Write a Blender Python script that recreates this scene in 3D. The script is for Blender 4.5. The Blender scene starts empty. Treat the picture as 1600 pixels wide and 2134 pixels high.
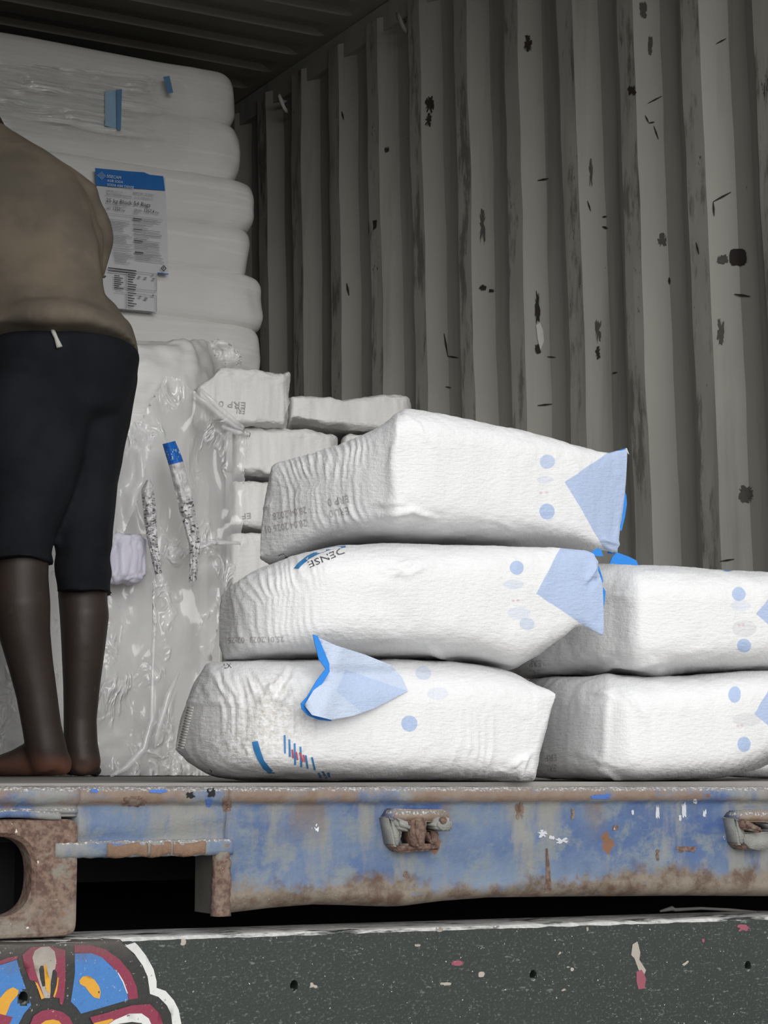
import bpy, bmesh, math, random
import numpy as np
from mathutils import Vector, Matrix
from mathutils.bvhtree import BVHTree

# ------------------------------------------------------------------ camera, sky, exposure
scene = bpy.context.scene
COL = scene.collection
F_PX = 4260.0                                   # focal length in pixels of the 1600 x 2134 frame
YAW = math.radians(28.7)                        # camera looks this far to the right of the container's axis
EYE = 0.012                                     # eye height above the container floor
PITCH = math.atan((1608 - 1067) / F_PX)
cam_data = bpy.data.cameras.new('camera')
cam_data.sensor_fit = 'HORIZONTAL'
cam_data.sensor_width = 36.0
cam_data.lens = 36.0 * F_PX / 1600.0
cam_data.clip_start = 0.05
cam = bpy.data.objects.new('camera', cam_data)
COL.objects.link(cam)
cam.location = (0, 0, EYE)
cam.rotation_euler = (math.pi / 2 + PITCH, 0, -YAW)
scene.camera = cam

world = bpy.data.worlds.new('overcast_sky')
scene.world = world
world.use_nodes = True
bg = world.node_tree.nodes['Background']
bg.inputs['Color'].default_value = (0.975, 0.99, 1.0, 1)
bg.inputs['Strength'].default_value = 0.50

sun_data = bpy.data.lights.new('hazy_sun', 'SUN')       # veiled sun low behind the camera, very soft
sun_data.energy = 1.1
sun_data.angle = math.radians(36)
sun_data.color = (1.0, 0.985, 0.96)
sun = bpy.data.objects.new('hazy_sun', sun_data)
COL.objects.link(sun)
sun.rotation_euler = Vector((0.24, 1.0, -0.25)).to_track_quat('-Z', 'Y').to_euler()

vs = scene.view_settings
vs.view_transform = 'Standard'
vs.look = 'None'
vs.gamma = 1.0
vs.use_curve_mapping = False
vs.exposure = 0.90

# ------------------------------------------------------------------ maths helpers
_F0 = np.array([math.sin(YAW), math.cos(YAW), 0.0])
_R = np.array([math.cos(YAW), -math.sin(YAW), 0.0])
_Z = np.array([0.0, 0.0, 1.0])
_F = _F0 * math.cos(PITCH) + _Z * math.sin(PITCH)
_U = -_F0 * math.sin(PITCH) + _Z * math.cos(PITCH)
_C = np.array([0.0, 0.0, EYE])

def ray(x, y):
    x = np.asarray(x, float)[..., None]; y = np.asarray(y, float)[..., None]
    return _F + _R * (x - 800) / F_PX + _U * (1067 - y) / F_PX

def on(axis, val, x, y):
    """point of the plane axis = val that is seen at pixel x, y of the photograph"""
    r = ray(x, y)
    return _C + r * ((val - _C[axis]) / r[..., axis])[..., None]

def proj(P):
    v = np.asarray(P, float) - _C
    d = v @ _F
    return 800 + F_PX * (v @ _R) / d, 1067 - F_PX * (v @ _U) / d

_rng = np.random.RandomState(7)
_perm = np.concatenate([_rng.permutation(256)] * 3)
_grad = _rng.normal(size=(256, 3)); _grad /= np.linalg.norm(_grad, axis=1)[:, None]

def perlin(p):
    p = np.asarray(p, float)
    i = np.floor(p).astype(int); f = p - i
    u = f * f * f * (f * (f * 6 - 15) + 10)
    i &= 255
    out = 0
    for a in (0, 1):
        for b in (0, 1):
            for c in (0, 1):
                h = _perm[_perm[_perm[(i[..., 0] + a) & 255] + ((i[..., 1] + b) & 255)] + ((i[..., 2] + c) & 255)]
                g = _grad[h]
                d = (g * (f - np.array([a, b, c]))).sum(-1)
                w = ((u[..., 0] if a else 1 - u[..., 0]) * (u[..., 1] if b else 1 - u[..., 1]) * (u[..., 2] if c else 1 - u[..., 2]))
                out = out + d * w
    return out * 1.6

def fbm(p, octaves=4, gain=0.5):
    p = np.asarray(p, float); s = 0; a = 1.0
    for k in range(octaves):
        s = s + a * perlin(p * 2 ** k + 17.3 * k); a *= gain
    return s

def sstep(a, b, x):
    t = np.clip((np.asarray(x, float) - a) / (b - a), 0, 1)
    return t * t * (3 - 2 * t)

# ------------------------------------------------------------------ object helpers
def obj(name, verts, faces, mat, parent=None, smooth=True, uv=None, attr=None):
    me = bpy.data.meshes.new(name)
    me.from_pydata([tuple(map(float, v)) for v in verts], [], [tuple(map(int, f)) for f in faces])
    me.update()
    if uv is not None:
        lay = me.uv_layers.new(name='UVMap')
        li = np.empty(len(me.loops), int); me.loops.foreach_get('vertex_index', li)
        lay.data.foreach_set('uv', np.asarray(uv, np.float32)[li].ravel())
    if attr:
        for k, v in attr.items():
            a = me.attributes.new(k, 'FLOAT', 'POINT'); a.data.foreach_set('value', np.asarray(v, np.float32))
    if smooth:
        me.polygons.foreach_set('use_smooth', np.ones(len(me.polygons), bool))
    if mat is not None:
        me.materials.append(mat)
    o = bpy.data.objects.new(name, me)
    COL.objects.link(o)
    if parent is not None:
        o.parent = parent
        o.matrix_parent_inverse = parent.matrix_world.inverted() if parent.type != 'EMPTY' else Matrix.Translation(-parent.location)
    return o

def bm_obj(name, bm, mat, parent=None, smooth=False, bevel=0.0, segs=2):
    if bevel > 0:
        bmesh.ops.bevel(bm, geom=[e for e in bm.edges if len(e.link_faces) == 2 and e.calc_face_angle(0) > 0.5], offset=bevel, segments=segs, affect='EDGES', clamp_overlap=True, profile=0.6)
    bmesh.ops.recalc_face_normals(bm, faces=bm.faces)
    vs_ = [v.co.copy() for v in bm.verts]; bm.verts.index_update()
    fs_ = [[v.index for v in f.verts] for f in bm.faces]
    bm.free()
    return obj(name, vs_, fs_, mat, parent, smooth)

def box(bm, lo, hi):
    vs_ = [bm.verts.new((x, y, z)) for x in (lo[0], hi[0]) for y in (lo[1], hi[1]) for z in (lo[2], hi[2])]
    for f in ((0, 1, 3, 2), (4, 6, 7, 5), (0, 4, 5, 1), (2, 3, 7, 6), (0, 2, 6, 4), (1, 5, 7, 3)):
        bm.faces.new([vs_[i] for i in f])

def prism(bm, poly, axis, a, b):
    """extrude a polygon lying in the two other axes from a to b along axis"""
    def P(q, t):
        v = list(q); v.insert(axis, t); return v
    A = [bm.verts.new(P(q, a)) for q in poly]; B = [bm.verts.new(P(q, b)) for q in poly]
    n = len(poly)
    bm.faces.new(A); bm.faces.new(B[::-1])
    for i in range(n):
        bm.faces.new((A[i], B[i], B[(i + 1) % n], A[(i + 1) % n]))

def empty(name, loc, parent=None):
    o = bpy.data.objects.new(name, None); o.empty_display_size = 0.1
    COL.objects.link(o); o.location = loc
    if parent is not None: o.parent = parent
    return o

def tag(o, label=None, cat=None, group=None, kind=None):
    if label: o['label'] = label
    if cat: o['category'] = cat
    if group: o['group'] = group
    if kind: o['kind'] = kind
    return o

def grid_faces(nu, nv, closed_v=False):
    F = []
    for i in range(nu - 1):
        for j in range(nv if closed_v else nv - 1):
            j2 = (j + 1) % nv
            F.append((i * nv + j, i * nv + j2, (i + 1) * nv + j2, (i + 1) * nv + j))
    return F

def tube(pts, rad, n=8, cap=True):
    """verts, faces of a round tube along pts; rad a number or list"""
    pts = [Vector(p) for p in pts]; m = len(pts)
    rad = [rad] * m if np.isscalar(rad) else rad
    V = []; Fc = []
    up = Vector((0, 0, 1))
    prev = None
    for i, p in enumerate(pts):
        t = (pts[min(i + 1, m - 1)] - pts[max(i - 1, 0)]).normalized()
        if prev is None:
            a = t.orthogonal().normalized()
        else:
            a = (prev - t * prev.dot(t)).normalized()
        prev = a
        b = t.cross(a)
        for k in range(n):
            q = 2 * math.pi * k / n
            V.append(p + (a * math.cos(q) + b * math.sin(q)) * rad[i])
    Fc = grid_faces(m, n, True)
    if cap:
        Fc.append(tuple(range(n))[::-1]); Fc.append(tuple(range((m - 1) * n, m * n)))
    return V, Fc

def bvh_of(o):
    me = o.data; mw = o.matrix_world
    return BVHTree.FromPolygons([mw @ v.co for v in me.vertices], [tuple(p.vertices) for p in me.polygons])

def drape(pts, bvh, lift=0.0006):
    """pixels of the photograph -> points on a surface, lifted off it"""
    out = []
    o = Vector(_C)
    for x, y in pts:
        d = Vector(ray(x, y)); d.normalize()
        h = bvh.ray_cast(o, d)
        out.append(None if h[0] is None else h[0] - d * lift)
    return out

def poly_sheet(poly, step):
    """triangulated interior of a pixel polygon with vertices every ~step pixels: (points, faces)"""
    bm = bmesh.new()
    vs_ = [bm.verts.new((x, -y, 0)) for x, y in poly]
    f = bm.faces.new(vs_)
    x0, x1 = min(p[0] for p in poly), max(p[0] for p in poly)
    y0, y1 = min(-p[1] for p in poly), max(-p[1] for p in poly)
    x = x0 + step
    while x < x1:
        bmesh.ops.bisect_plane(bm, geom=bm.verts[:] + bm.edges[:] + bm.faces[:], plane_co=(x, 0, 0), plane_no=(1, 0, 0)); x += step
    y = y0 + step
    while y < y1:
        bmesh.ops.bisect_plane(bm, geom=bm.verts[:] + bm.edges[:] + bm.faces[:], plane_co=(0, y, 0), plane_no=(0, 1, 0)); y += step
    bmesh.ops.triangulate(bm, faces=[g for g in bm.faces if len(g.verts) > 4])
    bm.verts.index_update()
    P = [(v.co.x, -v.co.y) for v in bm.verts]; Fc = [[v.index for v in g.verts] for g in bm.faces]
    bm.free()
    return P, Fc

def decal(name, polys, bvh, mat, parent, lift=0.0006, step=12, smooth=True):
    """thin painted or printed shapes lying on a surface, each an object of its own; polys in pixels"""
    if len(polys) > 1:
        for p in polys: decal(name, [p], bvh, mat, parent, lift, step, smooth)
        return None
    V = []; Fc = []
    for poly in polys:
        P, fs = poly_sheet(poly, step)
        Q = drape(P, bvh, lift)
        base = len(V)
        V += [q if q is not None else Vector((0, 0, 0)) for q in Q]
        Fc += [[base + i for i in f] for f in fs if all(Q[i] is not None for i in f)]
    return obj(name, V, Fc, mat, parent, smooth)

def text_polys(s, x, y, height, angle=0.0, shear=0.0, width=None, flip=False):
    """outline of a line of text as triangles/quads in pixels; x, y = left end of the baseline"""
    cu = bpy.data.curves.new('t', 'FONT'); cu.body = s; cu.size = 1.0; cu.resolution_u = 2
    o = bpy.data.objects.new('t', cu); COL.objects.link(o)
    me = bpy.data.meshes.new_from_object(o.evaluated_get(bpy.context.evaluated_depsgraph_get()))
    bpy.data.objects.remove(o); bpy.data.curves.remove(cu)
    co = np.array([v.co[:2] for v in me.vertices]); fs = [tuple(p.vertices) for p in me.polygons]
    bpy.data.meshes.remove(me)
    if len(co) == 0: return np.zeros((0, 2)), []
    co = co * height / 0.72
    if width: co[:, 0] *= width / max(co[:, 0].max(), 1e-6)
    if flip: co = -co
    c, s_ = math.cos(angle), math.sin(angle)
    px = x + co[:, 0] * c + co[:, 1] * s_
    py = y + co[:, 0] * s_ - co[:, 1] * c
    return np.stack([px, py], 1), fs

def text_decal(name, lines, bvh, mat, parent, lift=0.0007):
    V = []; Fc = []
    for kw in lines:
        P, fs = text_polys(**kw)
        Q = drape(P, bvh, lift)
        base = len(V)
        V += [q if q is not None else Vector((0, 0, 0)) for q in Q]
        Fc += [[base + i for i in f] for f in fs if all(Q[i] is not None for i in f)]
    return tag(obj(name, V, Fc, mat, parent, False), kind='stuff')

# ------------------------------------------------------------------ material helpers
class NT:
    def __init__(self, name):
        self.m = bpy.data.materials.new(name); self.m.use_nodes = True
        self.t = self.m.node_tree; self.n = self.t.nodes; self.l = self.t.links
        self.bsdf = self.n['Principled BSDF']; self.out = self.n['Material Output']
        self._tc = None
    def set(self, sock, v):
        if isinstance(v, bpy.types.NodeSocket): self.l.new(v, sock)
        elif isinstance(v, (tuple, list)) and len(v) == 3 and sock.type == 'RGBA': sock.default_value = (*v, 1)
        else: sock.default_value = v
    def p(self, **kw):
        for k, v in kw.items():
            self.set(self.bsdf.inputs[k.replace('_', ' ')], v)
        return self
    def tc(self, which='Object'):
        if self._tc is None: self._tc = self.n.new('ShaderNodeTexCoord')
        return self._tc.outputs[which]
    def map(self, vec, scale=(1, 1, 1), rot=(0, 0, 0), loc=(0, 0, 0)):
        n = self.n.new('ShaderNodeMapping'); self.l.new(vec, n.inputs['Vector'])
        n.inputs['Scale'].default_value = scale; n.inputs['Rotation'].default_value = rot; n.inputs['Location'].default_value = loc
        return n.outputs[0]
    def noise(self, vec, scale, detail=4, rough=0.55, dist=0.0):
        n = self.n.new('ShaderNodeTexNoise'); self.l.new(vec, n.inputs['Vector'])
        n.inputs['Scale'].default_value = scale; n.inputs['Detail'].default_value = detail
        n.inputs['Roughness'].default_value = rough; n.inputs['Distortion'].default_value = dist
        return n.outputs['Fac']
    def voronoi(self, vec, scale, feature='F1', out='Distance'):
        n = self.n.new('ShaderNodeTexVoronoi'); n.feature = feature; self.l.new(vec, n.inputs['Vector'])
        n.inputs['Scale'].default_value = scale
        return n.outputs[out]
    def wave(self, vec, scale, dist=0.0, detail=2, dscale=1.0):
        n = self.n.new('ShaderNodeTexWave'); self.l.new(vec, n.inputs['Vector'])
        n.inputs['Scale'].default_value = scale; n.inputs['Distortion'].default_value = dist
        n.inputs['Detail'].default_value = detail; n.inputs['Detail Scale'].default_value = dscale
        return n.outputs['Fac']
    def m_(self, op, a, b=0.0, c=None, clamp=False):
        n = self.n.new('ShaderNodeMath'); n.operation = op; n.use_clamp = clamp
        self.set(n.inputs[0], a); self.set(n.inputs[1], b)
        if c is not None: self.set(n.inputs[2], c)
        return n.outputs[0]
    def sm(self, v, a, b):
        """smooth 0..1 ramp of v between a and b"""
        n = self.n.new('ShaderNodeMapRange'); n.interpolation_type = 'SMOOTHSTEP'
        self.set(n.inputs['Value'], v)
        n.inputs['From Min'].default_value = a; n.inputs['From Max'].default_value = b
        return n.outputs['Result']
    def mix(self, a, b, f, blend='MIX'):
        n = self.n.new('ShaderNodeMix'); n.data_type = 'RGBA'; n.blend_type = blend
        self.set(n.inputs['Factor'], f)
        self.set(n.inputs[6], a); self.set(n.inputs[7], b)
        return n.outputs[2]
    def bump(self, h, strength=0.3, dist=0.002, normal=None):
        n = self.n.new('ShaderNodeBump'); self.l.new(h, n.inputs['Height'])
        n.inputs['Strength'].default_value = strength; n.inputs['Distance'].default_value = dist
        if normal is not None: self.l.new(normal, n.inputs['Normal'])
        return n.outputs[0]
    def sep(self, vec):
        n = self.n.new('ShaderNodeSeparateXYZ'); self.l.new(vec, n.inputs[0]); return n.outputs
    def attr(self, name):
        n = self.n.new('ShaderNodeAttribute'); n.attribute_name = name; return n.outputs['Fac']
    def add(self, a, b): return self.m_('ADD', a, b)
    def mul(self, a, b): return self.m_('MULTIPLY', a, b)
    def mx(self, a, b): return self.m_('MAXIMUM', a, b)

def rgb(r, g, b):
    """sRGB 0-255 -> linear"""
    f = lambda c: (c / 255 / 12.92) if c <= 10 else ((c / 255 + 0.055) / 1.055) ** 2.4
    return (f(r), f(g), f(b))
# ------------------------------------------------------------------ materials of the container and the truck
def mat_container_wall():
    k = NT('container_wall_paint'); v = k.tc('Object')
    big = k.noise(v, 1.2, 5, 0.6); vert = k.noise(k.map(v, (9, 9, 0.6)), 1.0, 5, 0.6)
    base = k.mix(rgb(150, 149, 143), rgb(166, 165, 158), big)
    base = k.mix(base, rgb(134, 133, 127), k.sm(vert, 0.5, 0.75))
    crest = k.attr('crest')
    low = k.sm(k.noise(k.map(v, (18, 14, 3.0)), 1.0, 6, 0.7), 0.50, 0.62)
    grime = k.mul(low, crest)
    base = k.mix(base, rgb(92, 88, 81), k.mul(grime, 0.8))
    chip = k.mul(k.sm(k.noise(k.map(v, (26, 16, 5)), 1.0, 8, 0.78), 0.63, 0.65), crest)
    base = k.mix(base, rgb(46, 42, 38), k.mul(chip, 0.85))
    chip2 = k.mul(k.sm(k.noise(k.map(v, (30, 20, 7), loc=(5, 3, 1)), 1.0, 7, 0.75), 0.69, 0.71), crest)
    base = k.mix(base, rgb(196, 194, 186), chip2)
    speck = k.sm(k.noise(k.map(v, (60, 60, 22)), 1.0, 3, 0.5), 0.775, 0.79)
    base = k.mix(base, rgb(60, 56, 52), speck)
    h = k.add(k.mul(big, 2.0), k.mul(k.noise(v, 14, 4), 0.5))
    k.p(Base_Color=base, Roughness=0.62, Normal=k.bump(h, 0.25, 0.006))
    k.bsdf.inputs['Specular IOR Level'].default_value = 0.3
    return k.m

def mat_plain(name, col, rough=0.6, var=0.15, scale=8, metallic=0.0, bump=0.1, spec=0.4):
    k = NT(name); v = k.tc('Object')
    n = k.noise(v, scale, 5, 0.6)
    dark = tuple(c * (1 - var) for c in col); light = tuple(min(1, c * (1 + var)) for c in col)
    k.p(Base_Color=k.mix(dark, light, n), Roughness=rough, Metallic=metallic, Normal=k.bump(k.noise(v, scale * 6, 4), bump, 0.003))
    k.bsdf.inputs['Specular IOR Level'].default_value = spec
    return k.m

def mat_blue_steel():
    """weathered blue paint over rusty steel with pale dust on what faces up"""
    k = NT('weathered_blue_paint'); v = k.tc('Object')
    z = k.sep(v)[2]
    n1 = k.noise(v, 9, 6, 0.62); n2 = k.noise(k.map(v, (14, 14, 3.5)), 1.0, 6, 0.65); n3 = k.noise(v, 60, 5, 0.6)
    blue = k.mix(rgb(70, 92, 132), rgb(104, 120, 142), k.sm(n1, 0.34, 0.66))
    blue = k.mix(blue, rgb(112, 122, 132), k.sm(k.noise(v, 26, 6, 0.7), 0.46, 0.62))
    blue = k.mix(blue, rgb(58, 82, 130), k.sm(k.noise(k.map(v, (6, 6, 14)), 1.0, 5), 0.56, 0.66))
    grey = k.mix(rgb(116, 122, 126), rgb(138, 134, 126), n3)
    col = k.mix(blue, grey, k.sm(n2, 0.47, 0.62))
    # rust climbs from the bent lower edge and hangs below the lip
    edge = k.add(z, k.mul(k.m_('SUBTRACT', n1, 0.5), 0.075))
    edge = k.add(edge, k.mul(k.m_('SUBTRACT', n3, 0.5), 0.03))
    rustc = k.mix(rgb(88, 68, 56), rgb(124, 114, 102), k.sm(k.noise(v, 36, 6, 0.7), 0.35, 0.62))
    col = k.mix(col, rustc, k.sm(edge, -0.098, -0.113))
    lip = k.mul(k.sm(z, -0.024, -0.019), k.sm(k.noise(k.map(v, (8, 8, 14)), 1.0, 6, 0.62), 0.40, 0.52))
    col = k.mix(col, k.mix(rgb(112, 84, 68), rgb(136, 126, 116), n3), lip)
    drip = k.mul(k.sm(z, -0.075, -0.022), k.sm(k.noise(k.map(v, (22, 22, 2.0), loc=(3, 0, 0)), 1.0, 5), 0.55, 0.68))
    col = k.mix(col, rgb(116, 96, 78), k.mul(drip, 0.7))
    spots = k.sm(k.noise(k.map(v, (24, 24, 22)), 1.0, 3, 0.5), 0.69, 0.72)
    col = k.mix(col, rgb(120, 84, 62), spots)
    flecks = k.sm(k.noise(k.map(v, (45, 45, 30), loc=(1, 2, 9)), 1.0, 4, 0.6), 0.715, 0.735)
    col = k.mix(col, rgb(214, 220, 228), flecks)
    scr = k.sm(k.noise(k.map(v, (20, 20, 160)), 1.0, 3), 0.68, 0.72)
    col = k.mix(col, rgb(96, 112, 140), k.mul(scr, 0.6))
    # dust lying on upward faces
    g = k.n.new('ShaderNodeNewGeometry'); nz = k.sep(g.outputs['Normal'])[2]
    dust = k.mul(k.sm(nz, 0.35, 0.8), k.sm(k.noise(v, 90, 4, 0.7), 0.25, 0.55))
    dcol = k.mix(rgb(128, 125, 123), rgb(200, 198, 196), k.sm(k.noise(v, 380, 3), 0.5, 0.62))
    col = k.mix(col, dcol, dust)
    h = k.add(k.mul(n1, 1.2), k.add(k.mul(k.noise(v, 40, 5, 0.65), 0.6), k.mul(k.noise(k.map(v, (60, 60, 150)), 1.0, 4), 0.25)))
    k.p(Base_Color=col, Roughness=0.62, Normal=k.bump(h, 0.45, 0.006))
    return k.m

def mat_rust():
    k = NT('pitted_brown_rust'); v = k.tc('Object')
    n1 = k.noise(v, 30, 6, 0.65); n2 = k.noise(v, 170, 4, 0.6); n3 = k.noise(v, 12, 5, 0.6)
    col = k.mix(rgb(86, 64, 56), rgb(124, 102, 90), k.sm(n2, 0.35, 0.65))
    col = k.mix(col, rgb(124, 118, 108), k.sm(n1, 0.53, 0.64))
    z = k.sep(v)[2]
    col = k.mix(col, rgb(134, 126, 114), k.mul(k.sm(z, -0.10, -0.14), k.sm(n3, 0.4, 0.6)))
    col = k.mix(col, rgb(132, 88, 56), k.sm(k.noise(v, 22, 5), 0.66, 0.70))
    col = k.mix(col, rgb(206, 200, 190), k.sm(k.noise(v, 130, 3), 0.70, 0.73))
    k.p(Base_Color=col, Roughness=0.85, Normal=k.bump(k.add(n2, n1), 0.5, 0.003))
    return k.m

def mat_green_board():
    k = NT('dusty_dark_green_paint'); v = k.tc('Object')
    n1 = k.noise(v, 6, 5, 0.6); n2 = k.noise(k.map(v, (260, 260, 330)), 1.0, 4, 0.7); n3 = k.noise(k.map(v, (90, 90, 260), rot=(0, 0.3, 0)), 1.0, 4, 0.65)
    col = k.mix(rgb(28, 36, 34), rgb(46, 54, 50), n1)
    col = k.mix(col, rgb(88, 95, 90), k.sm(n2, 0.54, 0.72))
    col = k.mix(col, rgb(96, 104, 98), k.sm(n3, 0.62, 0.70))
    col = k.mix(col, rgb(186, 188, 184), k.sm(k.noise(v, 240, 2), 0.70, 0.76))
    col = k.mix(col, rgb(168, 158, 146), k.sm(k.noise(k.map(v, (34, 34, 50)), 1.0, 2), 0.745, 0.76))
    g = k.n.new('ShaderNodeNewGeometry'); nz = k.sep(g.outputs['Normal'])[2]
    dust = k.mul(k.sm(nz, 0.35, 0.8), k.sm(k.noise(k.map(v, (14, 60, 60)), 1.0, 5, 0.7), 0.36, 0.52))
    col = k.mix(col, k.mix(rgb(150, 148, 144), rgb(232, 232, 230), k.noise(v, 160, 3)), dust)
    k.p(Base_Color=col, Roughness=0.55, Normal=k.bump(k.add(n2, k.mul(n1, 2.0)), 0.25, 0.003))
    return k.m

M = {}
M['wall'] = mat_container_wall()
M['ceil'] = mat_plain('container_roof_paint', rgb(140, 138, 130), 0.6, 0.12, 3)
M['blue'] = mat_blue_steel()
M['rust'] = mat_rust()
M['green'] = mat_green_board()
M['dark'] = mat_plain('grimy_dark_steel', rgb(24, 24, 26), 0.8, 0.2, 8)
M['floor'] = mat_plain('dusty_grey_floor', rgb(146, 142, 138), 0.85, 0.12, 40)
M['splash'] = mat_plain('white_paint_splash', rgb(186, 190, 196), 0.7, 0.15, 200)
M['patch'] = mat_plain('fresh_blue_paint_patch', rgb(72, 108, 176), 0.6, 0.15, 120)
M['ground'] = mat_plain('grey_concrete', rgb(152, 149, 143), 0.9, 0.15, 2)
M['chipdark'] = mat_plain('bare_dark_steel_chip', rgb(44, 36, 34), 0.8, 0.3, 60)
M['chipgrey'] = mat_plain('worn_grey_scuff', rgb(78, 76, 72), 0.8, 0.3, 60)
M['chippale'] = mat_plain('pale_filler_chip', rgb(196, 196, 190), 0.8, 0.1, 60)

# ------------------------------------------------------------------ container shell
DOOR_Y, END_Y = 1.965, 7.95
XL, XR = 0.60, 2.945                # inner faces of the side walls (crests)
ROOF_Z = 2.407
PITCH_Y = 0.2685

def corrugated_wall(name, side):
    prof = [(0.0, 0.0), (0.066, 0.036), (0.132, 0.036), (0.198, 0.0)]   # (towards the door, outwards) from a crest's near edge
    ys, xs, cr = [], [], []
    y0 = 3.775 + 16 * PITCH_Y
    y = y0
    while y > DOOR_Y - 0.3:
        for a, b in prof:
            ys.append(y - a); xs.append(b); cr.append(1.0 if b == 0 else 0.0)
        y -= PITCH_Y
    ys = np.array(ys); xs = np.array(xs); cr = np.array(cr)
    keep = (ys < END_Y + 0.1) & (ys > DOOR_Y + 0.02)
    ys, xs, cr = ys[keep], xs[keep], cr[keep]
    # refine each flat and slope so dents can be modelled
    Y, X, K = [], [], []
    for i in range(len(ys) - 1):
        for t in np.linspace(0, 1, 4, endpoint=False):
            t2 = [0, 0.08, 0.5, 0.92][int(round(t * 4))]
            Y.append(ys[i] + (ys[i + 1] - ys[i]) * t2); X.append(xs[i] + (xs[i + 1] - xs[i]) * t2)
            K.append(1.0 if cr[i] and cr[i + 1] else 0.0)
    Y, X, K = np.array(Y), np.array(X), np.array(K)
    zs = np.linspace(0.0, 2.36, 96)
    YY, ZZ = np.meshgrid(Y, zs, indexing='ij'); XX = np.repeat(X[:, None], len(zs), 1); KK = np.repeat(K[:, None], len(zs), 1)
    dent = fbm(np.stack([YY * 2.2, ZZ * 1.7, ZZ * 0 + (3 if side > 0 else 9)], -1), 3)
    wob = fbm(np.stack([YY * 9.0, ZZ * 5.0, ZZ * 0 + 5], -1), 2)
    XX = XX + 0.005 * dent + 0.0022 * wob
    YY = YY + 0.036 * (ZZ - 1.2) + 0.006 * fbm(np.stack([np.round(YY / PITCH_Y) * 3.1, ZZ * 2.0, ZZ * 0], -1), 3)
    px = (XR + XX) if side > 0 else (XL - XX)
    V = np.stack([px, YY, ZZ], -1).reshape(-1, 3)
    o = obj(name, V, grid_faces(len(Y), len(zs)), M['wall'], None, False, attr={'crest': KK.ravel()})
    return tag(o, kind='structure')

wall_right = corrugated_wall('wall_right', 1)
wall_left = corrugated_wall('wall_left', -1)
def outer_skin(name, lo, hi, mat):
    bm = bmesh.new(); box(bm, lo, hi); return tag(bm_obj(name, bm, mat), kind='structure')
outer_skin('wall_back', (XL - 0.05, END_Y, -0.05), (XR + 0.08, END_Y + 0.04, 2.45), M['wall'])
outer_skin('trim_5', (2.996, DOOR_Y + 0.01, 0.0), (3.006, END_Y, 2.45), M['blue'])
outer_skin('trim_6', (0.548, DOOR_Y + 0.01, 0.0), (0.556, END_Y, 2.45), M['blue'])
floor = outer_skin('floor', (XL - 0.04, 2.03, -0.03), (XR + 0.05, END_Y, 0.0), M['floor'])

# roof: shallow pressed corrugations that die out before the side rails
def make_roof():
    P = 0.1985
    prof = [(0.0, 0.0), (0.016, 0.021), (0.098, 0.021), (0.114, 0.0)]
    ys, zs = [], []
    y = 6.155 + 9 * P
    while y > DOOR_Y:
        for a, b in prof:
            if DOOR_Y + 0.02 < y - a < END_Y + 0.02: ys.append(y - a); zs.append(b)
        y -= P
    xs = np.concatenate([np.linspace(XL - 0.03, XL + 0.1, 8), np.linspace(XL + 0.15, XR - 0.12, 14), np.linspace(XR - 0.08, XR + 0.05, 10)])
    YY, XX = np.meshgrid(ys, xs, indexing='ij'); BB = np.repeat(np.array(zs)[:, None], len(xs), 1)
    fade = sstep(XL + 0.02, XL + 0.08, XX) * (1 - sstep(XR - 0.07, XR - 0.015, XX))
    ZZ = ROOF_Z - 0.004 + BB * fade + 0.004 * fbm(np.stack([XX * 1.5, YY * 1.5, XX * 0], -1), 2)
    o = obj('ceiling', np.stack([XX, YY, ZZ], -1).reshape(-1, 3), grid_faces(len(ys), len(xs)), M['ceil'], None, False)
    return tag(o, kind='structure')
make_roof()
outer_skin('ceiling_skin', (0.55, DOOR_Y + 0.01, 2.45), (3.006, END_Y, 2.46), M['blue']).name = 'trim_7'

def rail(name, x0, x1):
    ys = np.linspace(DOOR_Y + 0.02, END_Y, 60)
    w = 0.002 * fbm(np.stack([ys * 2, ys * 0, ys * 0], -1), 3)
    sec = [(0, 2.312), (0, 2.400), (0.03, 2.402), (1, 2.402), (1, 2.312)]
    V = [((x0 + (x1 - x0) * a) + (w[i] if a < .5 else 0), y, z + w[i]) for i, y in enumerate(ys) for a, z in sec]
    o = obj(name, V, grid_faces(len(ys), len(sec), True), M['wall'], None, False)
    return tag(o, kind='structure')
rail_r = rail('trim_1', 2.957, 3.01)
rail('trim_2', 0.588, 0.55)
for (px, py) in ((598, 212), (846, 44), (1085, -120)):
    c = on(0, 2.95, px, py)
    pts = [(2.962, c[1] + 0.030, c[2] + 0.012), (2.945, c[1] + 0.024, c[2] + 0.006), (2.928, c[1] + 0.012, c[2] + 0.014), (2.918, c[1] - 0.004, c[2] + 0.016), (2.914, c[1] - 0.018, c[2] + 0.004), (2.918, c[1] - 0.026, c[2] - 0.018), (2.930, c[1] - 0.022, c[2] - 0.034), (2.946, c[1] - 0.010, c[2] - 0.042)]
    V, Fc = tube(pts, 0.0065, 8)
    obj('lashing_ring', V, Fc, M['chippale'] if px < 700 else M['ceil'], rail_r)

# corner posts and header of the door opening
outer_skin('trim_3', (0.552, DOOR_Y - 0.005, 0.0), (0.612, DOOR_Y + 0.12, 2.46), M['blue'])
outer_skin('trim_4', (2.95, DOOR_Y - 0.005, 0.0), (3.012, DOOR_Y + 0.12, 2.46), M['blue'])
outer_skin('trim_8', (0.552, DOOR_Y - 0.005, 2.40), (3.012, DOOR_Y + 0.10, 2.50), M['blue'])

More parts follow.
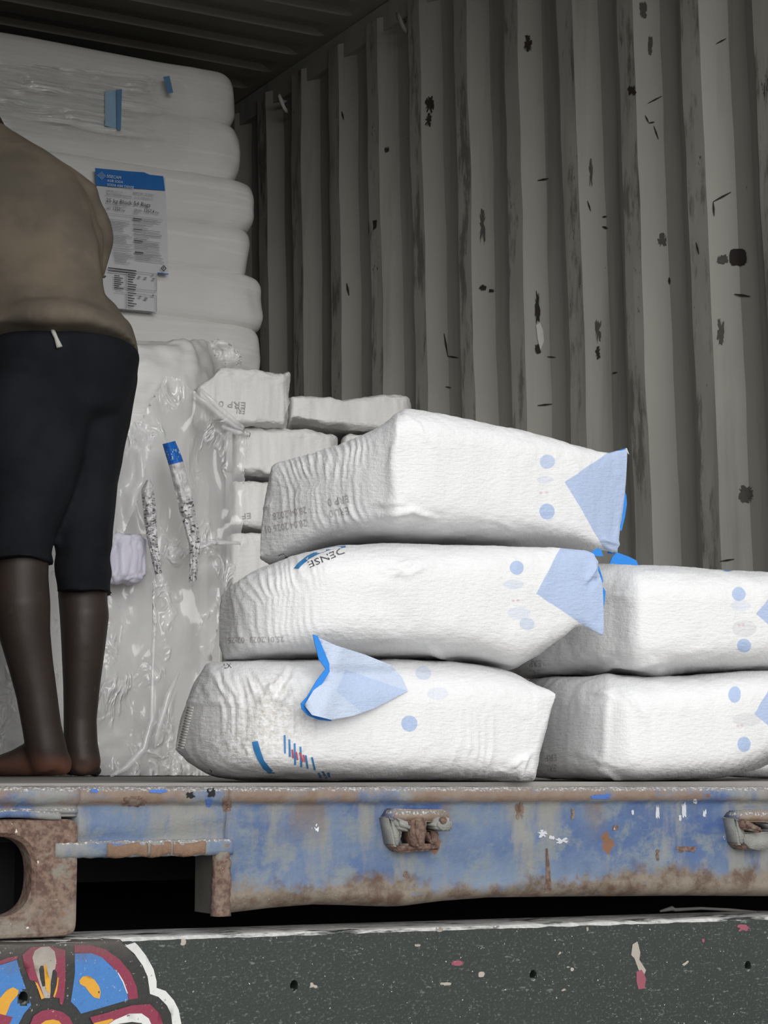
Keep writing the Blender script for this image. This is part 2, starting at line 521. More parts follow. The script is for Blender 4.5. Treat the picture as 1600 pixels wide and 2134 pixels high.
# ------------------------------------------------------------------ marks on the right wall, each with a shape of its own
wr_bvh = bvh_of(wall_right)
def rag(cx, cy, w, h, n=14, seed=0, rough=0.3):
    r = random.Random(seed)
    P = []
    n = n * 2
    for i in range(n):
        a = 2 * math.pi * (i + 0.6 * r.random()) / n
        s = 1 - rough * r.random() * (1.3 if i % 2 else 0.5)
        P.append((cx + w / 2 * s * math.copysign(abs(math.cos(a)) ** 0.6, math.cos(a)), cy + h / 2 * s * math.copysign(abs(math.sin(a)) ** 0.6, math.sin(a))))
    return P
def stroke(x0, y0, x1, y1, w):
    dx, dy = x1 - x0, y1 - y0; L = math.hypot(dx, dy); nx, ny = -dy / L * w / 2, dx / L * w / 2
    return [(x0 + nx * .3, y0 + ny * .3), ((x0 + x1) / 2 + nx, (y0 + y1) / 2 + ny), (x1 + nx * .3, y1 + ny * .3), (x1 - nx * .3, y1 - ny * .3), ((x0 + x1) / 2 - nx, (y0 + y1) / 2 - ny), (x0 - nx * .3, y0 - ny * .3)]
dark_marks = [rag(1538, 536, 38, 38, seed=1, rough=.18), rag(1317, 188, 20, 24, seed=2, rough=.45), [(768, 462), (785, 458), (784, 474), (775, 482), (771, 500), (768, 484)],
              rag(1100, 90, 20, 40, seed=3, rough=.6), rag(895, 218, 20, 40, seed=4, rough=.55), rag(893, 250, 16, 32, seed=5, rough=.6), rag(806, 312, 11, 16, seed=6, rough=.6),
              rag(1120, 640, 12, 78, 18, seed=7, rough=.6), rag(1121, 727, 14, 22, seed=8), rag(1246, 735, 12, 30, seed=9, rough=.6), rag(1006, 600, 16, 14, seed=10, rough=.6), rag(1024, 606, 12, 9, seed=12, rough=.5)]
decal('paint_chip', dark_marks, wr_bvh, M['chipdark'], wall_right, 0.003, 10)
grey_marks = [rag(1340, 20, 18, 40, seed=13, rough=.4), rag(1355, 95, 10, 44, seed=14, rough=.4), rag(1505, 540, 26, 22, seed=15, rough=.5), rag(1231, 360, 9, 70, 18, seed=16, rough=.7), rag(1005, 470, 16, 90, 16, seed=17, rough=.6), rag(1246, 690, 16, 60, 16, seed=18, rough=.7), rag(1380, 500, 24, 30, seed=19, rough=.7),
              rag(1555, 1030, 34, 40, seed=20, rough=.4), rag(1502, 690, 18, 60, seed=21, rough=.6)]
decal('scuff', grey_marks, wr_bvh, M['chipgrey'], wall_right, 0.0025, 10)
strokes = [stroke(925, 695, 933, 742, 4), stroke(932, 742, 955, 746, 4), stroke(1120, 376, 1143, 372, 4), stroke(1255, 452, 1264, 451, 4), stroke(1255, 472, 1266, 476, 5), stroke(1530, 613, 1563, 618, 5), stroke(1350, 215, 1379, 200, 3), stroke(1344, 240, 1352, 256, 3), stroke(1352, 256, 1364, 254, 3), stroke(1362, 262, 1372, 290, 3),
           stroke(1492, 91, 1513, 80, 3), stroke(1486, 420, 1523, 400, 4), stroke(1486, 420, 1488, 450, 4), stroke(1394, 578, 1395, 592, 5), stroke(1140, 743, 1158, 745, 3), stroke(722, 590, 727, 616, 5), stroke(928, 806, 940, 808, 3), stroke(1275, 778, 1286, 776, 4), stroke(1120, 845, 1150, 842, 4), stroke(1500, 1170, 1530, 1165, 4), stroke(712, 232, 716, 250, 4), stroke(1450, 505, 1456, 530, 4), stroke(1224, 418, 1231, 440, 3)]
decal('scratch', strokes, wr_bvh, M['chipdark'], wall_right, 0.003, 30)
decal('bare_patch', [[(1117, 678), (1125, 672), (1132, 690), (1133, 712), (1126, 730), (1120, 706)]], wr_bvh, M['chippale'], wall_right, 0.0036, 10)
M['flake'] = mat_plain('flaking_tan_rust', rgb(132, 106, 88), 0.85, 0.35, 120, bump=0.6)
# ------------------------------------------------------------------ door sill of the container
sill = empty('threshold_rail', (1.8, DOOR_Y, -0.14))
tag(sill, 'weathered blue steel door sill of the container with rust along its edges', 'door sill')
_botx = np.array([0.885, 0.95, 1.00, 1.04, 1.09, 1.11, 1.16, 1.22, 1.33, 1.50, 1.62, 3.0])
_botz = np.array([-0.136, -0.131, -0.129, -0.131, -0.134, -0.134, -0.130, -0.128, -0.130, -0.134, -0.138, -0.138])
def sill_piece(name, x0, x1, n, zbot):
    xs = np.linspace(x0, x1, n)
    rows = []
    for x in xs:
        zb = zbot(x)
        wv = float(fbm([[x * 9, 1.0, 0]], 3)[0]); wl = float(fbm([[x * 30, 2.0, 0]], 3)[0])
        f = DOOR_Y - 0.0
        top = -0.0028 - 0.004 * (x - 0.72)
        sec = [(0.075, top), (0.012, top + 0.0012 * wl), (0.0, top - 0.0005), (-0.0055, top - 0.003), (-0.0075, top - 0.007 + 0.001 * wl), (-0.0072, top - 0.013), (-0.004, top - 0.0165 + 0.0015 * wl), (0.0005, top - 0.0185)]
        zt = top - 0.020
        for t in np.linspace(0.02, 0.80, 14):
            bulge = 0.004 * float(fbm([[x * 5, t * 1.6, 4]], 2)[0]) * math.sin(math.pi * t)
            sec.append((0.0015 + bulge, zt + (zb - zt) * t))
        deep = abs(zb) > 0.1
        for a in np.linspace(0.1, 1.0, 7):
            q = a * math.pi / 2; r = abs(zb - zt) * 0.20
            out = 0.006 * math.sin(math.pi * min(1, a * 1.2)) * (0.6 + wv) if deep else 0
            sec.append((0.0015 + (1 - math.cos(q)) * (0.02 if deep else 0.004) - out, zt + (zb - zt) * 0.80 - r * math.sin(q)))
        sec.append((0.060, zb + 0.001)); sec.append((0.075, zb + 0.004))
        rows.append([(x, f + a, z) for a, z in sec])
    V = np.array(rows).reshape(-1, 3); nv = len(rows[0])
    Fc = grid_faces(n, nv, True)
    Fc.append(tuple(range(nv))[::-1]); Fc.append(tuple(range((n - 1) * nv, n * nv)))
    return obj(name, V, Fc, M['blue'], sill)
sill_beam = sill_piece('beam', 0.889, 3.0, 420, lambda x: float(np.interp(x, _botx, _botz)))
beam_end = sill_piece('beam_end', 0.7255, 0.889, 40, lambda x: -0.066)
beam_cap = sill_piece('beam_cap', 0.556, 0.7255, 36, lambda x: -0.0335)
# welded rim of the cut-out beside the corner fitting
def bead(name, pts, w, seed, mat):
    V = []; n = len(pts); k = 10
    for i, (x, y, z, nx, nz) in enumerate(pts):
        for j in range(k):
            a = 2 * math.pi * j / k
            r = 1 + 0.16 * float(perlin(np.array([[i * 0.45, math.cos(a) + seed, math.sin(a)]]))[0])
            u = math.copysign(abs(math.cos(a)) ** 0.6, math.cos(a)) * w * r; v = math.copysign(abs(math.sin(a)) ** 0.6, math.sin(a)) * 0.008 * r
            V.append((x + nx * u, y - v, z + nz * u))
    Fc = grid_faces(n, k, True); Fc.append(tuple(range(k))[::-1]); Fc.append(tuple(range((n - 1) * k, n * k)))
    return obj(name, V, Fc, mat, sill)
bead('pocket_rim', [(x, DOOR_Y - 0.002, -0.0655, 0, 1) for x in np.linspace(0.70, 0.893, 50)], 0.0085, 3, M['blue'])
bead('pocket_rim', [(0.8825, DOOR_Y - 0.002, z, 1, 0) for z in np.linspace(-0.062, -0.136, 26)], 0.0095, 8, M['rust'])
for (pa, pb) in ((216, 300), (306, 348), (352, 420)):
    xa, xb = float(on(1, DOOR_Y, pa, 1770)[0]), float(on(1, DOOR_Y, pb, 1770)[0])
    bead('rust_flake', [(x, DOOR_Y - 0.0034, -0.0665 + 0.0012 * math.sin(x * 170), 0, 1) for x in np.linspace(xa, xb, 18)], 0.0072, pa, M['flake'])
bm = bmesh.new(); box(bm, (0.876, DOOR_Y, -0.134), (0.890, DOOR_Y + 0.05, -0.06)); bm_obj('pocket_cheek', bm, M['chipgrey'], sill, bevel=0.002)
bead('weld_bead', [(x, DOOR_Y - 0.004, -0.0305 + 0.0015 * math.sin(x * 60), 0, 1) for x in np.linspace(0.556, 0.704, 40)], 0.004, 5, M['blue'])

# corner fitting with its rounded hole
def casting(x0, x1, z0, z1, yf):
    root = None
    n = 48
    cx, cz = (x0 + x1) / 2, (z0 + z1) / 2 + 0.002
    hw, hh, e = 0.037, 0.039, 2.6
    def se(a, w, h, ex):
        c, s = math.cos(a), math.sin(a)
        return cx + w * math.copysign(abs(c) ** (2 / ex), c), cz + h * math.copysign(abs(s) ** (2 / ex), s)
    W, H = (x1 - x0) / 2, (z1 - z0) / 2; cz0 = (z0 + z1) / 2
    def sq(a, grow):
        c, s = math.cos(a), math.sin(a); m = max(abs(c), abs(s))
        ex = 14
        return cx + (W - grow) * math.copysign(abs(c) ** (2 / ex), c), cz0 + (H - grow) * math.copysign(abs(s) ** (2 / ex), s)
    rings = []
    for ring, y in ((lambda a: se(a, hw, hh, e), 0.030), (lambda a: se(a, hw, hh, e), 0.006), (lambda a: se(a, hw + 0.004, hh + 0.004, e), 0.0), (lambda a: sq(a, 0.004), 0.0), (lambda a: sq(a, 0.0012), 0.0012), (lambda a: sq(a, 0.0), 0.004), (lambda a: sq(a, 0.0), 0.178)):
        rings.append([(ring(2 * math.pi * k / n + 0.01)[0], yf + y, ring(2 * math.pi * k / n + 0.01)[1]) for k in range(n)])
    V = [p for r in rings for p in r]
    Fc = grid_faces(len(rings), n, True)
    Fc.append(tuple(range((len(rings) - 1) * n, len(rings) * n)))
    # dark hollow behind the plate: five inner walls
    o = obj('corner_fitting', V, Fc, M['rust'], sill, False)
    tag(o, 'rusty brown corner fitting with an oval hole')
    b = len(V)
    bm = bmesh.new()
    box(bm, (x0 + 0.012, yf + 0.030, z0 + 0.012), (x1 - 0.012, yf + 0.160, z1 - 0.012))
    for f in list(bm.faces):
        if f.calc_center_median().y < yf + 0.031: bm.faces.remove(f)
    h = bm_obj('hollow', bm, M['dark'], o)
    return o
casting(0.558, 0.7245, -0.150, -0.0345, DOOR_Y - 0.008)

# cam keepers for the locking bars
def keeper(px, variant):
    c = on(1, DOOR_Y, px, 1722); X, Zc = float(c[0]), float(c[2])
    root = empty('lock_keeper', (X, DOOR_Y, Zc), sill)
    root.parent = sill; root.location = (X - sill.location.x, 0, Zc - sill.location.z)
    bpy.context.view_layer.update()
    def part(name, bm, mat, bev=0.002, rough=0.0012):
        if bev: bmesh.ops.bevel(bm, geom=bm.edges[:], offset=bev, segments=2, affect='EDGES', clamp_overlap=True)
        bmesh.ops.subdivide_edges(bm, edges=bm.edges[:], cuts=1, use_grid_fill=True)
        for v in bm.verts:
            q = np.array([[v.co.x * 90, v.co.y * 90, v.co.z * 90]])
            v.co += Vector((perlin(q)[0], perlin(q + 9)[0], perlin(q + 21)[0])) * rough
        bmesh.ops.recalc_face_normals(bm, faces=bm.faces)
        vs_ = [v.co.copy() - Vector((X, DOOR_Y, Zc)) for v in bm.verts]; bm.verts.index_update()
        fs_ = [[v.index for v in f.verts] for f in bm.faces]; bm.free()
        me = bpy.data.meshes.new(name); me.from_pydata(vs_, [], fs_); me.materials.append(mat)
        me.polygons.foreach_set('use_smooth', np.ones(len(me.polygons), bool))
        o = bpy.data.objects.new(name, me); COL.objects.link(o); o.parent = root
        return o
    Y = DOOR_Y
    bm = bmesh.new(); prism(bm, [(X - 0.038, Zc + 0.010), (X - 0.030, Zc + 0.019), (X + 0.030, Zc + 0.018), (X + 0.037, Zc + 0.008), (X + 0.034, Zc + 0.004), (X - 0.034, Zc + 0.006)], 1, Y - 0.026, Y + 0.004); part('top_ledge', bm, M['blue'])
    bm = bmesh.new(); prism(bm, [(X - 0.039, Zc + 0.012), (X - 0.026, Zc + 0.006), (X - 0.022, Zc - 0.008), (X - 0.026, Zc - 0.022), (X - 0.032, Zc - 0.020)], 1, Y - 0.022, Y + 0.004); part('cheek', bm, M['keeper'])
    bm = bmesh.new(); prism(bm, [(X - 0.033, Zc - 0.018), (X + 0.026, Zc - 0.019), (X + 0.028, Zc - 0.026), (X - 0.024, Zc - 0.027)], 1, Y - 0.018, Y + 0.004); part('bottom_plate', bm, M['rust'])
    if variant == 0:
        bm = bmesh.new(); prism(bm, [(X - 0.014, Zc + 0.010), (X + 0.002, Zc + 0.010), (X + 0.004, Zc - 0.002), (X - 0.001, Zc - 0.023), (X - 0.009, Zc - 0.023), (X - 0.015, Zc - 0.004)], 1, Y - 0.033, Y + 0.002); part('tongue', bm, M['rust'], 0.003)
        bm = bmesh.new(); prism(bm, [(X - 0.034, Zc + 0.011), (X - 0.016, Zc + 0.004), (X - 0.016, Zc - 0.006), (X - 0.032, Zc - 0.001)], 1, Y - 0.030, Y); part('hook', bm, M['keeper'], 0.003)
        bm = bmesh.new(); prism(bm, [(X + 0.010, Zc + 0.006), (X + 0.022, Zc + 0.012), (X + 0.033, Zc + 0.008), (X + 0.034, Zc - 0.006), (X + 0.020, Zc - 0.004), (X + 0.011, Zc - 0.002)], 1, Y - 0.036, Y); part('nose', bm, M['keeper'], 0.003)
        V, Fc = tube([(0.020, -0.0355, 0.007), (0.020, -0.039, 0.007)], [0.0042, 0.0036], 12)
        obj('bolt_head', V, Fc, M['rust'], None).parent = root
        bm = bmesh.new(); prism(bm, [(X + 0.012, Zc - 0.004), (X + 0.026, Zc - 0.006), (X + 0.022, Zc - 0.020), (X + 0.014, Zc - 0.018)], 1, Y - 0.020, Y); part('rib', bm, M['rust'], 0.002)
    else:
        bm = bmesh.new(); prism(bm, [(X - 0.034, Zc + 0.010), (X - 0.006, Zc - 0.002), (X - 0.006, Zc - 0.007), (X - 0.032, Zc - 0.002)], 1, Y - 0.034, Y); part('hook', bm, M['rust'], 0.002)
        bm = bmesh.new(); prism(bm, [(X + 0.006, Zc + 0.004), (X + 0.030, Zc + 0.012), (X + 0.028, Zc - 0.004), (X + 0.012, Zc - 0.003)], 1, Y - 0.034, Y); part('nose', bm, M['keeper'], 0.002)
        n = 20
        bm = bmesh.new(); prism(bm, [(X + 0.030 * math.cos(math.pi + math.pi * i / n), Zc - 0.006 + 0.022 * math.sin(math.pi + math.pi * i / n)) for i in range(n + 1)], 1, Y - 0.022, Y); part('cup', bm, M['keeper'], 0.002)
    return root
M['keeper'] = mat_plain('chipped_grey_blue_steel', rgb(142, 142, 138), 0.65, 0.3, 90, bump=0.5)
keeper(855, 0)
keeper(1560, 1)

# ------------------------------------------------------------------ container underside (dark) and truck
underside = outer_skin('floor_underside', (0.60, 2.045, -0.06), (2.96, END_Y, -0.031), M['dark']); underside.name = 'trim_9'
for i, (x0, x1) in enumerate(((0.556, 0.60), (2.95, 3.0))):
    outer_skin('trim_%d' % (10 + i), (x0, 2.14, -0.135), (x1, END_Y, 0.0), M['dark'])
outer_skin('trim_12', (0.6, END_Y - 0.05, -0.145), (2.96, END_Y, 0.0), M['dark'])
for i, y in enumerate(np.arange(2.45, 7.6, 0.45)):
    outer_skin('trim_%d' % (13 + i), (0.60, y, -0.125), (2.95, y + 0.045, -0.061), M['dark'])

def truck_z(x): return -0.1528 - 0.008 * (x - 0.72)
truck = empty('truck_bed', (1.8, DOOR_Y, -0.6))
tag(truck, 'dark green painted edge board of the truck bed below the container, dusty and chipped', 'truck bed')
xs = np.concatenate([np.linspace(0.2, 0.6, 8), np.linspace(0.61, 1.75, 260), np.linspace(1.8, 3.4, 20)])
holes_x = [0.379, 0.672, 0.967, 1.264, 1.566, 1.87]
rows = []
for x in xs:
    z = truck_z(x); w = float(fbm([[x * 40, 0, 7]], 4)[0]); w2 = float(fbm([[x * 7, 0, 3]], 2)[0])
    sec = [(0.09, z), (0.055, z + 0.001 * w), (0.010, z + 0.0012 * w), (0.004, z - 0.0008 + 0.001 * w), (0.0, z - 0.004 - 0.001 * w)]
    sec += [(0.0012 * w2 * min(1, t * 9), z - 0.004 - t) for t in (0.006, 0.03, 0.06, 0.09, 0.12, 0.16, 0.20)]
    sec += [(0.09, z - 0.204)]
    rows.append([(x, DOOR_Y - 0.003 + a, zz) for a, zz in sec])
nv = len(rows[0])
Fc = grid_faces(len(xs), nv, True); Fc.append(tuple(range(nv))[::-1]); Fc.append(tuple(range((len(xs) - 1) * nv, len(xs) * nv)))
board = obj('side_board', np.array(rows).reshape(-1, 3), Fc, M['green'], truck)
bm = bmesh.new(); box(bm, (0.2, DOOR_Y + 0.09, -0.21), (3.4, 8.2, -0.178)); bm_obj('deck', bm, M['dark'], truck)
for x in (1.2, 2.3):
    bm = bmesh.new(); box(bm, (x - 0.05, DOOR_Y + 0.4, -0.42), (x + 0.05, 8.1, -0.21)); bm_obj('chassis_beam', bm, M['dark'], truck)
for x in (0.45, 3.05):
    for y in (6.6, 7.6):
        V, Fc = tube([(x - 0.14, y, -1.02), (x - 0.14, y, -1.02), (x + 0.14, y, -1.02)], [0.2, 0.48, 0.48], 28); obj('wheel', V, Fc, M['dark'], truck, False)
for y in (6.6, 7.6):
    V, Fc = tube([(0.4, y, -1.02), (3.1, y, -1.02)], 0.07, 10); obj('axle', V, Fc, M['dark'], truck)
    for x in (1.2, 2.3):
        bm = bmesh.new(); box(bm, (x - 0.04, y - 0.05, -1.0), (x + 0.04, y + 0.05, -0.42)); bm_obj('spring', bm, M['dark'], truck)
bm = bmesh.new(); box(bm, (-30, -30, -1.52), (30, 30, -1.50)); tag(bm_obj('ground', bm, M['ground']), kind='structure')
bd_bvh = bvh_of(board)    # still without its bolt holes
def cut_holes():
    bm = bmesh.new()
    for hx in holes_x:
        z = -0.208 - 0.0105 * (hx - 0.72); n = 20
        prism(bm, [(hx + 0.0047 * math.cos(2 * math.pi * i / n), z + 0.0062 * math.sin(2 * math.pi * i / n)) for i in range(n)], 1, DOOR_Y - 0.05, DOOR_Y + 0.06)
    bmesh.ops.recalc_face_normals(bm, faces=bm.faces)
    me = bpy.data.meshes.new('cut'); bm.to_mesh(me); bm.free()
    c = bpy.data.objects.new('cut', me); COL.objects.link(c)
    md = board.modifiers.new('holes', 'BOOLEAN'); md.object = c; md.operation = 'DIFFERENCE'; md.solver = 'EXACT'
    new = bpy.data.meshes.new_from_object(board.evaluated_get(bpy.context.evaluated_depsgraph_get()))
    board.modifiers.clear(); board.data = new; new.polygons.foreach_set('use_smooth', np.zeros(len(new.polygons), bool))
    bpy.data.objects.remove(c)
cut_holes()
# ------------------------------------------------------------------ woven sacks
def pchip(P):
    P = sorted(P); x = np.array([p[0] for p in P], float); y = np.array([p[1] for p in P], float)
    h = np.diff(x); d = np.diff(y) / h; m = np.zeros(len(x))
    if len(x) > 2:
        for i in range(1, len(x) - 1):
            if d[i - 1] * d[i] > 0:
                w1, w2 = 2 * h[i] + h[i - 1], h[i] + 2 * h[i - 1]
                m[i] = (w1 + w2) / (w1 / d[i - 1] + w2 / d[i])
    m[0], m[-1] = d[0], d[-1]
    def f(q):
        q = np.clip(np.asarray(q, float), x[0], x[-1]); i = np.clip(np.searchsorted(x, q, 'right') - 1, 0, len(x) - 2)
        t = (q - x[i]) / h[i]
        return ((2 * t ** 3 - 3 * t ** 2 + 1) * y[i] + (t ** 3 - 2 * t ** 2 + t) * h[i] * m[i] + (-2 * t ** 3 + 3 * t ** 2) * y[i + 1] + (t ** 3 - t ** 2) * h[i] * m[i + 1])
    return f

def seg_dist(px, py, a, b):
    ax, ay = a; bx, by = b
    t = np.clip(((px - ax) * (bx - ax) + (py - ay) * (by - ay)) / ((bx - ax) ** 2 + (by - ay) ** 2), 0, 1)
    return np.hypot(px - ax - t * (bx - ax), py - ay - t * (by - ay)), t

def soft_bag(name, top, bot, front, back, mat, parent=None, ex=0.55, n=260, ring=110, zmin=0.0012, pleats=(), creases=(), lump=0.0016, fine=0.0006, seed=0, exz=None, freq=1.0, rest=()):
    T, B, Ff, Fb = pchip(top), pchip(bot), pchip(front), pchip(back)
    x0, x1 = max(top[0][0], bot[0][0]), min(top[-1][0], bot[-1][0])
    s = np.linspace(0, 1, n); s = 0.6 * s + 0.4 * (0.5 - 0.5 * np.cos(np.pi * s))
    xs = x0 + (x1 - x0) * s
    a = np.linspace(0, 2 * np.pi, ring, endpoint=False)
    # more points on the front half
    a = a - 0.35 * np.sin(a)
    E = ex if callable(ex) else (lambda q: np.full_like(q, ex))
    e = E(xs)[:, None]
    Cc = np.sign(np.cos(a)) * np.abs(np.cos(a)) ** e
    Ss = np.sign(np.sin(a)) * np.abs(np.sin(a)) ** np.where(np.sin(a)[None, :] < 0, 0.5 * e, e)
    yf, yb = Ff(xs)[:, None], np.maximum(Fb(xs), Ff(xs) + 0.002)[:, None]
    Y = (yf + yb) / 2 - (yb - yf) / 2 * Cc
    yt, ybm = T(xs), np.maximum(B(xs), T(xs) + 3)
    ym = (yt + ybm) / 2
    rr = ray(xs, ym)
    k = (Y - 0.0) / rr[:, 1][:, None]
    X = rr[:, 0][:, None] * k
    zt = on(1, 0, xs, yt)[:, 2] * 0; 
    zt = np.array([on(1, yy, xx, q)[2] for xx, q, yy in zip(xs, yt, (yf + 0.3 * (yb - yf))[:, 0])])
    zb = np.array([on(1, yy, xx, q)[2] for xx, q, yy in zip(xs, ybm, (yf + 0.15 * (yb - yf))[:, 0])])
    fr_mask = (Cc > 0.2) | (yb - yf < 0.03)
    for it in range(4):
        zz = (zt + zb)[:, None] / 2 + (zt - zb)[:, None] / 2 * Ss
        P = np.stack([X, Y, zz], -1)
        _, py = proj(P)
        D = (Y.mean(1) / rr[:, 1]) / F_PX
        zt = zt + (py.min(1) - yt) * D
        zb = zb + (np.where(fr_mask, py, -1e9).max(1) - ybm) * D
    zz = (zt + zb)[:, None] / 2 + (zt - zb)[:, None] / 2 * Ss
    P = np.stack([X, Y, zz], -1)
    px, py = proj(P)
    du = np.gradient(P, axis=0); dv = np.roll(P, -1, 1) - np.roll(P, 1, 1)
    nrm = np.cross(du, dv); nrm /= np.maximum(np.linalg.norm(nrm, axis=-1, keepdims=True), 1e-9)
    cen = P.mean((0, 1)); sgn = np.sign(((P - cen) * nrm).sum()); nrm *= sgn
    off = np.array([seed * 3.7, seed * 1.9, seed * 5.1])
    d = lump * fbm(P * 16 * freq + off, 3) + fine * fbm(P * np.array([55, 55, 95]) * freq + off, 3)
    for (xa, xb, ya, yb_, lam, amp, bend) in pleats:
        rim = np.abs(Cc); msk = sstep(0.45, 0.95, rim) * sstep(xa, xa + 40, px) * (1 - sstep(xb - 70, xb, px)) * sstep(ya, ya + 30, py) * (1 - sstep(yb_ - 40, yb_, py))
        ph = (px + bend * (py - (ya + yb_) / 2) + 0.0012 * bend * (py - (ya + yb_) / 2) ** 2) / lam + 1.4 * fbm(np.stack([px / 90, py / 110, px * 0 + seed], -1), 2)
        d = d + amp * msk * (1 - 2 * np.abs(np.sin(np.pi * ph))) * (0.5 + 0.9 * np.clip(fbm(np.stack([px / 50, py / 80, px * 0 + seed + 4], -1), 2) + 0.4, 0, 1))
    for (pa, pb, w, amp) in creases:
        ds, t = seg_dist(px + 5 * fbm(np.stack([px / 30, py / 30, px * 0 + seed], -1), 2), py + 5 * fbm(np.stack([px / 30, py / 30, px * 0 + seed + 7], -1), 2), pa, pb)
        d = d + 1.7 * amp * np.exp(-(ds / w) ** 2) * (0.25 + 0.75 * np.sin(np.pi * np.clip(t, 0.04, 0.96)))
    frontness = sstep(-0.15, 0.25, np.cos(a))[None, :] + 0 * px
    ends = (sstep(0, 0.02, s) * (1 - sstep(0.98, 1, s)))[:, None]
    P = P + nrm * (d * (0.25 + 0.75 * ends))[..., None]
    P[..., 2] = np.maximum(P[..., 2], zmin)
    for lb_ in rest:                                # the underside settles on the sack below
        for i, j in zip(*np.nonzero((Ss < 0.2) & (P[..., 2] > -1))):
            q = P[i, j]
            if q[2] > zmin + 0.12: continue
            hit = lb_.ray_cast(Vector((q[0], q[1], q[2] + 0.06)), Vector((0, 0, -1)), 0.0595)
            if hit[0] is not None and hit[1].z > 0: P[i, j, 2] = hit[0].z + 0.0006
    Fc = grid_faces(n, ring, True)
    Fc.append(tuple(range(ring))[::-1]); Fc.append(tuple(range((n - 1) * ring, n * ring)))
    uv = np.stack([px / 1000, py / 1000], -1).reshape(-1, 2)
    o = obj(name, P.reshape(-1, 3), Fc, mat, parent, True, uv=uv, attr={'front': frontness.ravel()})
    me = o.data
    bm = bmesh.new(); bm.from_mesh(me); bmesh.ops.recalc_face_normals(bm, faces=bm.faces); bm.to_mesh(me); bm.free()
    return o

def mat_sack(name, dots=(), polys=(), stains=(), base=rgb(228, 228, 229)):
    """white woven plastic with pale blue print; dots and polys in the sack's own UV"""
    k = NT(name); uv = k.tc('UV'); v = k.tc('Object')
    sx = k.sep(uv); U, V = sx[0], sx[1]
    front = k.attr('front')
    n0 = k.noise(v, 14, 4)
    col = k.mix(base, tuple(c * 0.93 for c in base), n0)
    dirt = k.sm(k.noise(v, 9, 6, 0.7), 0.62, 0.8)
    col = k.mix(col, rgb(196, 190, 180), k.mul(dirt, 0.25))
    wob = k.mul(k.m_('SUBTRACT', k.noise(uv, 60, 3), 0.5), 0.003)
    for (cx, cy, rx, ry, a, c) in dots:
        dx = k.m_('DIVIDE', k.m_('SUBTRACT', U, cx / 1000), rx / 1000); dy = k.m_('DIVIDE', k.m_('SUBTRACT', V, cy / 1000), ry / 1000)
        r = k.m_('SQRT', k.add(k.mul(dx, dx), k.mul(dy, dy)))
        r = k.add(r, k.mul(wob, 25))
        f = k.mul(k.sm(r, 1.04, 0.92), k.mul(front, a))
        col = k.mix(col, c, f)
    for (pts, a, c) in polys:
        f = None
        cx = sum(p[0] for p in pts) / len(pts); cy = sum(p[1] for p in pts) / len(pts)
        for i in range(len(pts)):
            (x0, y0), (x1, y1) = pts[i], pts[(i + 1) % len(pts)]
            nx, ny = -(y1 - y0), (x1 - x0); L = math.hypot(nx, ny); nx /= L; ny /= L
            if nx * (cx - x0) + ny * (cy - y0) < 0: nx, ny = -nx, -ny
            s = k.m_('SUBTRACT', k.add(k.mul(U, nx), k.mul(V, ny)), (nx * x0 + ny * y0) / 1000)
            s = k.add(s, wob)
            e = k.sm(s, -0.0006, 0.0012)
            f = e if f is None else k.m_('MINIMUM', f, e)
        col = k.mix(col, c, k.mul(f, k.mul(front, a)))
    for (cx, cy, rx, ry, a, c) in stains:
        dx = k.m_('DIVIDE', k.m_('SUBTRACT', U, cx / 1000), rx / 1000); dy = k.m_('DIVIDE', k.m_('SUBTRACT', V, cy / 1000), ry / 1000)
        r = k.m_('SQRT', k.add(k.mul(dx, dx), k.mul(dy, dy)))
        f = k.mul(k.sm(r, 1.0, 0.0), k.mul(k.sm(k.noise(uv, 90, 5, 0.7), 0.42, 0.6), a))
        col = k.mix(col, c, f)
    crin = k.noise(k.map(uv, (60, 170, 1)), 1.0, 4, 0.6)
    crin2 = k.noise(k.map(uv, (150, 120, 1)), 1.0, 3, 0.55)
    wx = k.wave(k.map(uv, (1, 0.05, 1)), 130, 1.5, 1); wy = k.wave(k.map(uv, (0.05, 1, 1), rot=(0, 0, math.pi / 2)), 130, 1.5, 1)
    h = k.add(k.add(k.mul(crin, 1.0), k.mul(crin2, 0.6)), k.mul(k.add(wx, wy), 0.07))
    k.p(Base_Color=col, Roughness=0.5, Normal=k.bump(h, 0.6, 0.0024))
    k.bsdf.inputs['Specular IOR Level'].default_value = 0.35
    return k.m

PALE = rgb(166, 184, 216)
FAINT = rgb(196, 208, 226)
M['hem'] = mat_plain('bright_blue_hem_tape', rgb(38, 128, 214), 0.45, 0.12, 60)
M['band'] = mat_plain('pale_blue_woven_band', rgb(172, 188, 216), 0.5, 0.05, 40)
M['print_blue'] = mat_plain('blue_print', rgb(52, 120, 176), 0.5, 0.12, 60)
M['print_red'] = mat_plain('red_print', rgb(170, 84, 104), 0.5, 0.1, 60)
M['print_dark'] = mat_plain('dark_grey_print', rgb(78, 78, 82), 0.6, 0.15, 60)
M['print_grey'] = mat_plain('faint_grey_inkjet', rgb(178, 176, 176), 0.6, 0.12, 200)

def ribbon(name, pts, mat, parent, thick=0.0012):
    """strip given as ((xa, ya, Ya), (xb, yb, Yb)) pixel pairs with their depths"""
    A = [on(1, p[0][2], p[0][0], p[0][1]) for p in pts]; Bq = [on(1, p[1][2], p[1][0], p[1][1]) for p in pts]
    V = []
    for a, b in zip(A, Bq):
        V += [a, b, b + np.array([0, thick, 0]), a + np.array([0, thick, 0])]
    n = len(pts)
    Fc = grid_faces(n, 4, True) + [(3, 2, 1, 0), tuple(range(4 * n - 4, 4 * n))]
    return obj(name, V, Fc, mat, parent, False)

